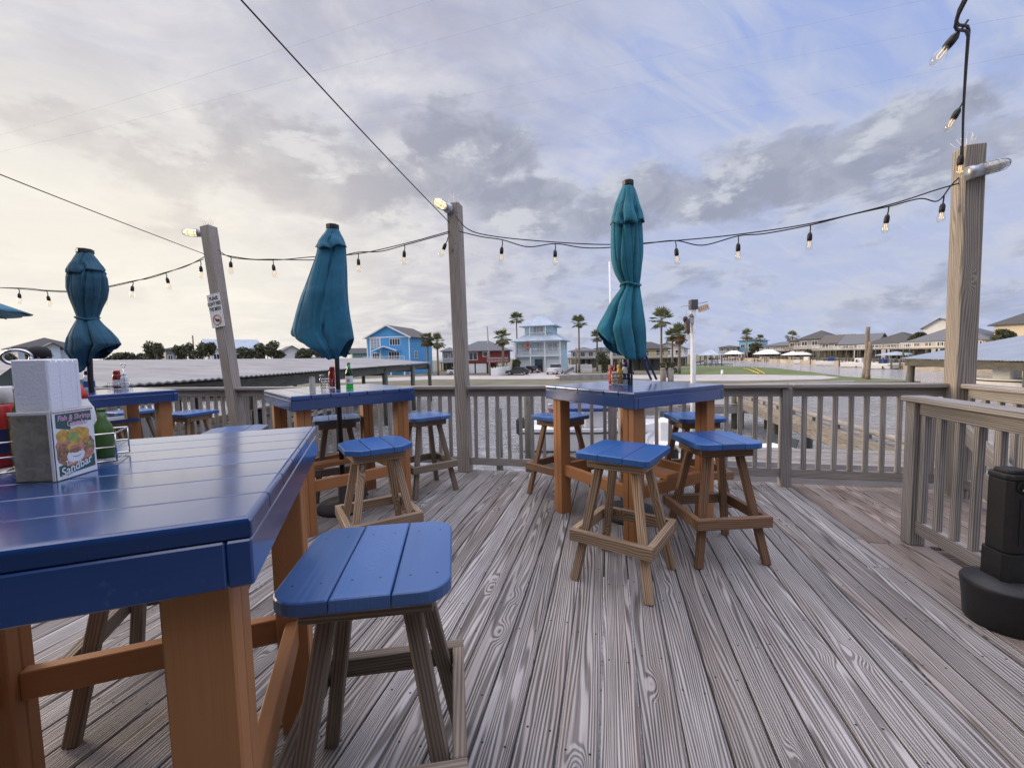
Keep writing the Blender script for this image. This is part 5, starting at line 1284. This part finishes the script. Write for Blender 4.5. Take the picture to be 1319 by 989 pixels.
# grey timber ramp and short piles on the opposite shore
rp=thing('timber_ramp','grey timber ramp with side rails on the opposite shore','ramp',at(735,489,GZ))
q=MB(); a=at(719,489,GZ)-rp.location; b=at(795,487,GZ)-rp.location; q.beam(a+Vector((0,0,.5)),b+Vector((0,0,.5)),5,.25); q.out('deck',M['dock'],rp)
q=MB()
for k in range(7):
    p=a+(b-a)*(k/6); q.beam(p+Vector((0,-2.5,-.3)),p+Vector((0,-2.5,.75)),.25,.25,up=(0,1,0))
q.beam(a+Vector((0,-2.5,.3)),b+Vector((0,-2.5,.3)),.12,.9); q.out('fascia',M['rail'],rp)
q=MB(); q.beam(at(727,483,GZ)-rp.location+Vector((0,0,.4)),at(741,478.5,GZ)-rp.location+Vector((0,0,1.0)),.3,.6); q.out('side_rail',M['dock'],rp)
for i,(px,l) in enumerate([(854,'left one of two pale mooring piles near the white pole'),(864,'right one of two pale mooring piles near the white pole'),(930,'small white post at the lawn edge near the path')]):
    b=at(px,494 if i<2 else 483,GZ); t=atY(px,475.5 if i<2 else 477.5,b.y); q=MB(); r_=.32 if i<2 else .16; q.tube([(0,0,-.8 if i<2 else 0),(0,0,t.z-GZ)],r_,12); q.lathe([(0,t.z-GZ),(r_*1.05,t.z-GZ),(r_*.7,t.z-GZ+.12),(0,t.z-GZ+.14)],seg=12); tag(q.out('mooring_pile' if i<2 else 'marker_post',M['dock'] if i<2 else M['white'],loc=b),l,'post')
q=MB()
for a,b in(((957,474),(978,481)),((968,473),(985,481))):
    A=at(*a,GZ+.06);B=at(*b,GZ+.06); q.tube([A,(A+B)/2+Vector((0,0,.05)),B],.09,6)
tag(q.out('yellow_ropes',simple('yellow_rope',(.65,.48,.08),.7)),'two yellow ropes lying on the lawn','rope')
# ---------------------------------------------------------------- big tin roofed boat sheds left and right
def pitched(o,name,eave,ridge,back,m,th=.03,per=.22):
    q=MB(); L=(eave[1]-eave[0]).length; n=int(L/per*4)
    for (a,b,c,d) in ((eave[0],eave[1],ridge[1],ridge[0]),(ridge[0],ridge[1],back[1],back[0])):
        T=[];B=[]
        for i in range(n+1):
            t=i/n; w=Vector((0,0,.016*math.sin(PI/2*i)))
            p,r_=a+(b-a)*t+w-o.location,d+(c-d)*t+w-o.location
            T.append((q.bm.verts.new(p),q.bm.verts.new(r_))); B.append((q.bm.verts.new(p-Vector((0,0,th))),q.bm.verts.new(r_-Vector((0,0,th)))))
        for i in range(n):
            q.bm.faces.new([T[i][0],T[i+1][0],T[i+1][1],T[i][1]]); q.bm.faces.new([B[i][0],B[i][1],B[i+1][1],B[i+1][0]])
            q.bm.faces.new([T[i][0],B[i][0],B[i+1][0],T[i+1][0]])
    bmesh.ops.recalc_face_normals(q.bm,faces=q.bm.faces); return q.out(name,m,o)
def pitched_flat(o,name,eave,ridge,back,m,th=.05):
    q=MB()
    for (a,b,c,d) in ((eave[0],eave[1],ridge[1],ridge[0]),(ridge[0],ridge[1],back[1],back[0])):
        P=[Vector(p)-o.location for p in (a,b,c,d)]; hi=[q.bm.verts.new(p) for p in P]; lo=[q.bm.verts.new(p-Vector((0,0,th))) for p in P]
        q.bm.faces.new(hi); q.bm.faces.new(lo[::-1])
        for i in range(4): q.bm.faces.new([lo[i],lo[(i+1)%4],hi[(i+1)%4],hi[i]])
    bmesh.ops.recalc_face_normals(q.bm,faces=q.bm.faces); return q.out(name,m,o)
L0=thing('boat_shed','long low boat shed with a pale tin roof across the left','boat shed',(-12,20,WZ))
EX=-7.5; e0,e1=Vector((EX+.4,-2,.96)),Vector((EX-.2,39,.96)); r0,r1=Vector((-14.2,-2,1.52)),Vector((-13.6,39,1.50)); k0,k1=Vector((-21,-2,.9)),Vector((-21,39,.9))
pitched(L0,'roof',(e0,e1),(r0,r1),(k0,k1),M['tin'])
sh=M['pile']
part_beam('beam',e0+Vector((-.3,0,-.28))-L0.location,e1+Vector((-.3,0,-.28))-L0.location,.12,.36,sh,L0); part_beam('beam',(e0+r0)/2+Vector((0,0,-.35))-L0.location,(e1+r1)/2+Vector((0,0,-.35))-L0.location,.12,.36,sh,L0)
part_beam('beam',r0+Vector((0,0,-.5))-L0.location,r1+Vector((0,0,-.5))-L0.location,.12,.36,sh,L0)
for y in (5,11.5,18,25,32,38.6):
    for x in (EX-.25,-14,-20.5):
        q=MB(); q.tube([Vector((x,y,-3.4))-L0.location,Vector((x,y,.75))-L0.location],.17,10); q.out('pile',sh,L0)
    part_beam('tie_beam',Vector((EX-.3,y,.5))-L0.location,Vector((-20.5,y,.5))-L0.location,.1,.3,sh,L0)
q=MB()
for i in range(60): q.beam(Vector((-8.1,.2+i*.62,-1.35))-L0.location,Vector((-9.7,.2+i*.62,-1.35))-L0.location,.56,.05,b=0)
q.out('walkway',M['dock'],L0); q=MB()
for i in range(40): q.beam(Vector((-14.8,.2+i*.92,-1.35))-L0.location,Vector((-13.2,.2+i*.92,-1.35))-L0.location,.86,.05,b=0)
q.out('walkway',M['dock'],L0)
def boat(label,loc,rz,L,W,H,hm,extra=None,group='moored boats',top=None):
    o=thing('motor_boat',label,'boat',loc,rz,group)
    q=MB(); hull(q,L,W,H,16); q.out('hull',hm,o,smooth=False)
    q=MB(); q.tube([(-L/2,W*.52,H*.86),(0,W*.525,H*.86),(L*.2,W*.47,H*.9)],.035,6); q.tube([(-L/2,-W*.52,H*.86),(0,-W*.525,H*.86),(L*.2,-W*.47,H*.9)],.035,6); q.out('rub_rail',M['rubber'],o)
    q=MB(); q.box((-.1,0,H+.35),(.9,.8,.9),.08); q.out('console',M['white'],o); q=MB(); q.beam((.28,-.38,H+.85),(.28,.38,H+.85),.02,.35,up=(.4,0,1)); q.out('windscreen',M['glasspane'],o)
    q=MB(); q.box((-L/2-.15,0,H*.95),(.4,.42,.75),.1); q.box((-L/2-.1,0,H*.3),(.16,.14,.9),.03); q.out('outboard_motor',M['black'],o)
    q=MB(); q.box((-L*.28,0,H+.02),(.5,W*.6,.3),.06); q.out('seat',M['whitep'],o)
    if top:
        q=MB(); zt=H+top; q.box((-.1,0,zt),(2.2,W*.85,.14),.06); q.out('canopy_top',M['navycanvas'],o)
        q=MB()
        for x in(-.9,.7):
            for s in(-1,1): q.tube([(x*.6,s*W*.36,H*.9),(x,s*W*.38,zt)],.022,6)
        q.out('canopy_frame',M['steel'],o)
    return o
boat('white motor boat with blue canvas moored just beyond the middle railing',(atY(768,575,17.5).x,17.5,WZ-.12),rad(-6),6.2,2.3,1.15,M['white'],top=.75)
boat('white skiff moored right of the boat with blue canvas',(atY(868,575,15).x,15.4,WZ-.1),rad(70),5.0,1.9,.85,simple('grey_white_hull',(.50,.50,.50),.4))
boat('white boat lying in the shade of the left boat shed',(-11.3,12.5,WZ+.5),rad(80),6.0,2.3,1.1,M['white']); boat('second white boat deep in the left boat shed',(-11.4,21.5,WZ+.5),rad(88),6.0,2.3,1.1,M['white'])
boat('blue hulled boat at the near end of the left boat shed',(-6.2,9.6,WZ-.1),rad(95),4.6,1.9,.9,simple('blue_hull',(.10,.35,.62),.3))
tq=boat('turquoise boat moored close under the deck edge',(atY(985,612,11).x-.2,10.3,WZ-.1),rad(10),4.4,1.7,.9,simple('turquoise_hull',(.20,.62,.60),.3))
cn=thing('canoe','dark green canoe floating beyond the white boat','canoe',(atY(765,520,30).x,30,WZ+.1),rad(-4)); q=MB(); hull(q,4.6,.85,.42); q.out('hull',simple('canoe_green',(.02,.07,.05),.4),cn); q=MB(); q.box((0,0,.40),(.2,.7,.04),.01); q.out('thwart',M['dock'],cn)
# right shed
R0=thing('boat_shed','low boat shed with a blue grey tin roof at the right edge','boat shed',(30,22,WZ))
ea0,ea1=atY(1345,465.3,17.6),atY(1160,461.5,28.0); ea0.z=ea1.z=.62; bk_=Vector((.94,-.27,0)).normalized()
rg0,rg1=ea0+bk_*7.0+Vector((0,0,1.45)),ea1+bk_*7.0+Vector((0,0,1.45)); bb0,bb1=ea0+bk_*14,ea1+bk_*14
pitched(R0,'roof',(ea0,ea1),(rg0,rg1),(bb0,bb1),simple('blue_grey_tin',(.24,.275,.32),.5,.2,.12,.5))
part_beam('beam',ea0+bk_*.3+Vector((0,0,-.3))-R0.location,ea1+bk_*.3+Vector((0,0,-.3))-R0.location,.12,.4,sh,R0)
for k in (.12,.55,.96):
    p=ea0+(ea1-ea0)*k
    for j in (.4,7,13):
        q=MB(); g=p+bk_*j; q.tube([Vector((g.x,g.y,-3.4))-R0.location,Vector((g.x,g.y,.5))-R0.location],.19,10); q.out('pile',sh,R0)
    part_beam('tie_beam',p+bk_*.4+Vector((0,0,-.45))-R0.location,p+bk_*13+Vector((0,0,-.45))-R0.location,.1,.3,sh,R0)
boat('white boat on a lift inside the right boat shed',ea0+(ea1-ea0)*.7+bk_*3.5+Vector((0,0,-2.1)),rad(100),6.0,2.2,.9,M['white'])
# ---------------------------------------------------------------- pier beside the deck
pr=thing('pier','weathered timber pier running out beside the deck, seen through the railing','pier',D(6.9,12,WZ))
zt=-1.0; S1=6.45
LP=lambda s,t,z:D(s,t,z)-pr.location
for k,(t0,t1) in enumerate([(3,9.5),(9.5,16),(16,24)]):
    part_beam('fascia',LP(S1,t0+.005,zt-.15),LP(S1,t1-.005,zt-.15),.06,.29,M['dock'],pr); part_beam('fascia',LP(S1+.012,t0-.8,zt-.45),LP(S1+.012,t1-.8,zt-.45),.06,.29,M['dock'],pr)
q=MB()
for i in range(150): q.beam(LP(S1+.06,3.1+i*.14,zt-.05),LP(S1+1.7,3.1+i*.14,zt-.05),.132,.04,b=.003)
q.out('planks',M['dock'],pr)
for i in range(13): part_beam('block',LP(S1+.14,3.4+i*1.5,zt+.04),LP(S1+.14,3.75+i*1.5,zt+.04),.1,.14,M['rail'],pr)
q=MB(); q.tube([LP(S1+.14,3,zt+.17),LP(S1+.15,9,zt+.17),LP(S1+.14,15,zt+.165),LP(S1+.14,24,zt+.17)],.075,10); q.out('log_rail',M['dock'],pr)
for t in (4.6,9.5,14,19,23.5):
    for s in (S1+.25,S1+1.5): q=MB(); q.tube([LP(s,t,-3.6),LP(s,t,zt-.1)],.15,10); q.out('pile',M['pile'],pr)
xb=thing('low_dock','low grey cross dock joining the pier just beyond the railing','dock',D(4.4,9.6,WZ))
LX=lambda s,t,z:D(s,t,z)-xb.location
for z in(-1.12,-1.40): part_beam('fascia',LX(1.6,9.4,z),LX(6.42,9.4,z),.06,.26,M['rail'],xb)
q=MB()
for i in range(10): q.beam(LX(1.6,9.5+i*.14,-1.01),LX(6.42,9.5+i*.14,-1.01),.132,.04)
q.out('planks',M['dock'],xb)
for s in(1.8,4.0,6.0): q=MB(); q.tube([LX(s,10.1,-3.6),LX(s,10.1,-1.1)],.14,10); q.out('pile',M['pile'],xb)
fd=thing('low_dock','far low dock with dark planks behind the white skiff','dock',atY(880,540,21)*1.0); fd.location.z=WZ
q=MB()
for i in range(14): q.beam((-3,i*.15,1.3),(5.5,i*.15,1.3),.14,.05)
q.beam((-3,-.1,1.05),(5.5,-.1,1.05),.06,.4); q.out('planks',M['rail'],fd)
for x in(-2.8,0,2.8,5.3): q=MB(); q.tube([(x,.3,-.8),(x,.3,1.9)],.14,10); q.out('pile',M['pile'],fd)
for l,px,pt,Y,r_ in [('short greenish mooring pile seen through the middle railing',642,526,14,.12),('tall greenish mooring pile seen through the middle railing',680,502,13,.13),('slim pale mooring pile behind the central table leg',801,512,11,.11)]:
    t=atY(px,pt,Y); q=MB(); q.tube([(0,0,-3.6-t.z),(0,0,0)],r_,12); tag(q.out('mooring_pile',M['pile'] if px<700 else M['dock'],loc=t),l,'pile')
# ---------------------------------------------------------------- white pole with hanging sign
Y=12.0; t=atY(893,388,Y)
wp=thing('sign_pole','white pole with a crossbar and a small orange sign beyond the central table','pole',(t.x,Y,-3.2))
H=t.z+3.2
q=MB(); q.tube([(.03,0,0),(0,0,H)],.074,14); q.out('shaft',simple('pole_white',(.58,.58,.58),.5),wp)
q=MB(); q.box((0,0,H-.10),(.2,.2,.28),.01); q.out('cap',simple('dark_cap',(.07,.07,.08),.6),wp)
q=MB(); q.tube([(-.38,-.02,H-.15),(.40,-.02,H-.03)],.012,6); q.out('crossbar',M['galv'],wp)
hs=thing('hanging_sign','small tilted orange and white sign hanging from the white pole crossbar','sign',atY(906,397,Y-.03)); hs.rotation_euler=(0,rad(-16),rad(-10))
q=MB(); q.box((0,0,0),(.31,.012,.17),.003); q.out('board',simple('sign_peach',(.72,.60,.48),.6),hs)
orr=simple('sign_orange',(.62,.24,.06),.6)
q=MB()
rs=random.Random(4)
for x in (-.11,-.055,0,.055,.11):
    q.beam((x,-.009,-.05),(x+.012,-.009,.05),.018,.003,up=(0,1,0),b=0); q.beam((x,-.009,rs.uniform(-.04,.04)),(x+.03,-.009,rs.uniform(-.04,.04)),.014,.003,up=(0,1,0),b=0)
q.out('lettering',orr,hs)
q=MB(); q.beam((-.15,-.008,.08),(.15,-.008,.08),.008,.003,up=(0,1,0),b=0); q.beam((-.15,-.008,-.08),(.15,-.008,-.08),.008,.003,up=(0,1,0),b=0); q.out('border',orr,hs)
for l,px,pt,pb,nm in [('brown wooden fish figure hanging left of the white pole',884,408,436,'hanging_figure'),('grey lantern hanging beside the white pole',890.5,408,417,'hanging_lantern')]:
    a=atY(px,pt,Y-.05); b=atY(px+1.5,pb,Y-.05); o=thing(nm,l,'ornament',a); z=b.z-a.z
    if nm=='hanging_figure':
        q=MB(); q.tube([(0,0,0),(.01,0,z*.15),(.03,0,z*.4),(.05,0,z*.65),(.06,0,z*.8)],[.02,.075,.085,.06,.03],10); q.out('body',simple('fish_brown',(.12,.09,.08),.7,var=.4),o)
        q=MB(); q.prism([(-.02,-.01),(.09,-.01),(.13,.01),(.05,.01)],z*1.05,z*.8); q.out('tail',M['white'],o); q=MB(); q.tube([(-.02,0,-.01),(-.05,-.02,-.08),(-.04,0,-.16)],[.05,.06,.03],8); q.out('head',simple('fish_dark',(.03,.025,.025),.6),o)
    else:
        q=MB(); q.box((0,0,z*.5),(.13,.10,abs(z)*.9),.008); q.out('body',M['galv'],o); q=MB(); q.lathe([(.10,0),(.04,.06),(.01,.09),(0,.09)],seg=4,smooth=False); q.out('cap',simple('lantern_dark',(.08,.08,.08),.6),o)
    q=MB(); q.tube([(0,0,0),(0,0,.20)],.003,4); q.out('string',M['rubber'],o)

# ---------------------------------------------------------------- unseen restaurant front, added behind the viewer to shade the near furniture
rb=thing('unseen_shade_building','unseen restaurant wall and porch roof added behind the viewer for shade','restaurant',D(0,-2.8,0),DA)
q=MB(); q.box((0,-.1,2.3),(24,.2,4.6),0); q.out('wall',M['pile'],rb)
q=MB(); q.beam((-12.2,1.0,3.25),(12.2,1.0,3.25),2.1,.12,up=(0,.12,1)); q.out('porch_roof',M['shingle'],rb)
for x in (-8,-4.5,4.5,8): q=MB(); q.box((x,.03,1.7),(1.9,.08,1.3),.01); q.out('window',M['white'],rb); q=MB(); q.box((x,.06,1.7),(1.7,.04,1.1),.005); q.out('pane',M['glasspane'],rb)
q=MB(); q.box((0,.03,1.05),(1.0,.07,2.1),.01); q.out('door',M['dock'],rb)
# ---------------------------------------------------------------- sky, sun, camera
SUN_AZ=rad(-68); SUN_EL=rad(12)           # azimuth from +y towards +x
sd=Vector((math.sin(SUN_AZ)*math.cos(SUN_EL),math.cos(SUN_AZ)*math.cos(SUN_EL),math.sin(SUN_EL)))
w=bpy.data.worlds.new('World'); SC.world=w; w.use_nodes=True
class WT(NT):
    def __init__(s,t): s.t=t
t=w.node_tree; t.nodes.clear(); k=WT(t)
wo=k.n('ShaderNodeOutputWorld'); bg=k.n('ShaderNodeBackground'); k.l(bg.outputs[0],wo.inputs[0]); bg.inputs[1].default_value=.1
sky=k.n('ShaderNodeTexSky',sky_type='NISHITA'); sky.sun_disc=False; sky.sun_elevation=SUN_EL; sky.sun_rotation=SUN_AZ; sky.air_density=1.0; sky.dust_density=1.5; sky.ozone_density=1.0
gen=k.coord('Generated'); d=k.sep(gen)
zc=k.math('MAXIMUM',d[2],0.0)
den=k.math('ADD',zc,.16)
cx=k.math('DIVIDE',d[0],den); cy=k.math('DIVIDE',d[1],den)
p=k.comb(cx,cy,0.0)
n1=k.noise(p,1.15,8,.55,.35)
n2=k.noise(k.comb(k.math('ADD',cx,7.3),k.math('MULTIPLY',cy,1.35),2.0),.55,5,.5,.3)
n3=k.noise(k.comb(k.math('MULTIPLY',k.math('ADD',cx,k.math('MULTIPLY',cy,.55)),.9),k.math('MULTIPLY',k.math('SUBTRACT',cy,k.math('MULTIPLY',cx,.55)),3.4),6.0),1.6,6,.6,.8)
# nearness to the low sun, only by direction
dot=k.math('ADD',k.math('ADD',k.math('MULTIPLY',d[0],sd.x),k.math('MULTIPLY',d[1],sd.y)),k.math('MULTIPLY',d[2],sd.z))
warm=k.sm(dot,.22,.95); warm2=k.sm(dot,.46,.92)
low=k.math('SUBTRACT',1.0,k.sm(d[2],.0,.55))
V10=lambda *c:(c[0]*10,c[1]*10,c[2]*10,1)
# thin high veil
hi=k.sm(d[2],.62,.08)                      # 1 low in the sky, 0 high
warm=k.math('MULTIPLY',warm,k.math('MULTIPLY_ADD',hi,.82,.18)); warm2=k.math('MULTIPLY',warm2,k.math('MULTIPLY_ADD',k.sm(d[2],.62,.22),.93,.07))
veil=k.mix(warm,V10(.46,.53,.755),V10(.66,.635,.66))
veil=k.mix(k.math('MULTIPLY',low,k.math('MULTIPLY_ADD',warm,.85,.05)),veil,V10(.98,.92,.81))
veil=k.mix(warm2,veil,V10(1.08,1.0,.82))
blue=k.mix(.82,sky.outputs[0],V10(.36,.48,.90))
gap=k.math('MULTIPLY',k.math('MULTIPLY',k.sm(n3,.44,.66),k.math('SUBTRACT',1.0,k.math('MULTIPLY',warm,.85))),k.math('MULTIPLY_ADD',k.sm(d[2],.22,.55),.68,.12))
base=k.mix(gap,veil,blue)
streak=k.math('MULTIPLY',k.sm(n3,.52,.30),.22)
base=k.mix(streak,base,V10(.80,.78,.86))
# mottled middle cloud
al=k.noise(k.comb(k.math('ADD',cx,3.1),k.math('MULTIPLY',cy,1.15),9.0),2.6,8,.60,.5)
alw=k.math('MULTIPLY',k.sm(k.math('ADD',k.math('MULTIPLY',d[0],-1.0),k.math('MULTIPLY',d[2],.25)),-.35,.35),.75)
acol=k.ramp(al,[(.34,V10(.45,.445,.525)),(.47,V10(.545,.535,.605)),(.57,V10(.68,.66,.695)),(.68,V10(.86,.82,.80))])
acol=k.mix(k.math('MULTIPLY',warm2,.75),acol,V10(1.02,.97,.87))
base=k.mix(alw,base,acol)
def bankdir(px,py): v=ray(px,py).normalized(); return v
def bank(px,py,wx,wy,tilt=0.0):
    c=bankdir(px,py); r_=Vector((c.y,-c.x,0)).normalized(); u_=r_.cross(c)
    if tilt: r_,u_=r_*math.cos(tilt)+u_*math.sin(tilt),u_*math.cos(tilt)-r_*math.sin(tilt)
    def dt(v): return k.math('ADD',k.math('ADD',k.math('MULTIPLY',d[0],v.x),k.math('MULTIPLY',d[1],v.y)),k.math('MULTIPLY',d[2],v.z))
    a=k.math('DIVIDE',dt(r_),wx); b=k.math('DIVIDE',dt(u_),wy)
    q_=k.math('SQRT',k.math('ADD',k.math('MULTIPLY',a,a),k.math('MULTIPLY',b,b)))
    front=k.math('GREATER_THAN',dt(c),0.0)
    return k.math('MULTIPLY',k.math('SUBTRACT',1.0,q_),front)
gz=k.comb(d[0],d[1],k.math('MULTIPLY',d[2],1.5))
gs=k.comb(k.math('ADD',d[0],sd.x*.045),k.math('ADD',d[1],sd.y*.045),k.math('ADD',k.math('MULTIPLY',d[2],1.5),.035))
w1=k.noise(gz,4.6,9,.60,.15); w1s=k.noise(gs,4.6,9,.60,.15)
wob=k.math('MULTIPLY',k.math('SUBTRACT',w1,.5),3.2)
emb=k.math('MULTIPLY',k.math('SUBTRACT',w1,w1s),5.0)
banks=None
for px,py,wx,wy,ti,st_ in [(450,222,.44,.13,-.06,1),(600,185,.22,.10,.1,1),(1030,215,.36,.115,-.04,1.05),(900,262,.30,.085,.0,.95),(1230,190,.15,.05,.0,.55),(655,265,.16,.07,0,.9),(330,300,.25,.05,.05,.4)]:
    b=k.math('MULTIPLY',bank(px,py,wx,wy,ti),st_)
    banks=b if banks is None else k.math('MAXIMUM',banks,b)
bm_=k.sm(k.math('ADD',banks,wob),-.02,.60)
# low layered cumulus towards the horizon
lay=k.noise(k.comb(k.math('MULTIPLY',d[0],5.0),k.math('MULTIPLY',d[1],5.0),k.math('MULTIPLY',d[2],17.0)),1.0,8,.60,.3)
lays=k.noise(k.comb(k.math('MULTIPLY',k.math('ADD',d[0],sd.x*.05),5.0),k.math('MULTIPLY',k.math('ADD',d[1],sd.y*.05),5.0),k.math('MULTIPLY',k.math('ADD',d[2],.02),17.0)),1.0,8,.60,.3)
lm=k.math('MULTIPLY',k.sm(lay,.40,.66),k.math('MULTIPLY',k.sm(d[2],.42,.14),k.math('SUBTRACT',.85,k.math('MULTIPLY',warm2,.5))))
gen_m=k.math('MULTIPLY',k.sm(n1,.47,.70),.35)
mask=k.math('MAXIMUM',k.math('MAXIMUM',bm_,lm),gen_m)
dark=k.mix(warm,V10(.335,.36,.46),V10(.44,.43,.485))
dark=k.mix(warm2,dark,V10(.76,.705,.66))
lit=k.mix(warm,V10(.60,.625,.705),V10(1.0,.91,.78))
e2=k.math('ADD',emb,k.math('MULTIPLY',k.math('SUBTRACT',lay,lays),3.0))
body=k.sm(k.math('SUBTRACT',k.math('ADD',mask,k.math('MULTIPLY',k.math('SUBTRACT',n1,.5),.5)),e2),.18,.90)
body=k.math('MULTIPLY',body,k.math('MULTIPLY_ADD',k.sm(k.noise(gz,9.0,7,.6,.4),.3,.7),-.55,1.12),clamp=True)
cloud=k.mix(body,lit,dark)
full=k.mix(k.math('MULTIPLY',mask,.94),base,cloud)
# ground side of the sky stays a dull grey
full=k.mix(k.sm(d[2],-.001,-.03),full,V10(.22,.21,.20))
lift=k.math('ADD',k.math('MULTIPLY',k.sm(d[2],.62,.86),3.0),k.math('MULTIPLY',k.sm(d[1],.0,-.6),.25)); lf=k.math('ADD',1.0,lift); full=k.mix(1.0,full,k.comb(k.math('MULTIPLY_ADD',lift,.08,lf),lf,k.math('MULTIPLY_ADD',lift,-.06,lf)),'MULTIPLY')
k.l(full,bg.inputs[0])
su=bpy.data.lights.new('Sun','SUN'); su.energy=3.2; su.angle=rad(18); su.color=(1.0,.80,.58)
so=bpy.data.objects.new('Sun',su); link(so); so.rotation_euler=(-sd).to_track_quat('-Z','Y').to_euler(); so.location=(0,0,30)
cd=bpy.data.cameras.new('Camera'); cam=bpy.data.objects.new('Camera',cd); link(cam)
cd.sensor_fit='HORIZONTAL'; cd.sensor_width=36; cd.lens=F_PX/1319*36; cd.clip_start=.03; cd.clip_end=8000
mw=Matrix((( CR.x,CU.x,-CF.x,0),(CR.y,CU.y,-CF.y,0),(CR.z,CU.z,-CF.z,CAM_H),(0,0,0,1))); cam.matrix_world=mw
SC.camera=cam
SC.view_settings.view_transform='Standard'; SC.view_settings.look='None'; SC.view_settings.gamma=1; SC.view_settings.exposure=0
try: SC.view_settings.use_curve_mapping=False
except Exception: pass
SC.cycles.max_bounces=6; SC.cycles.transparent_max_bounces=6
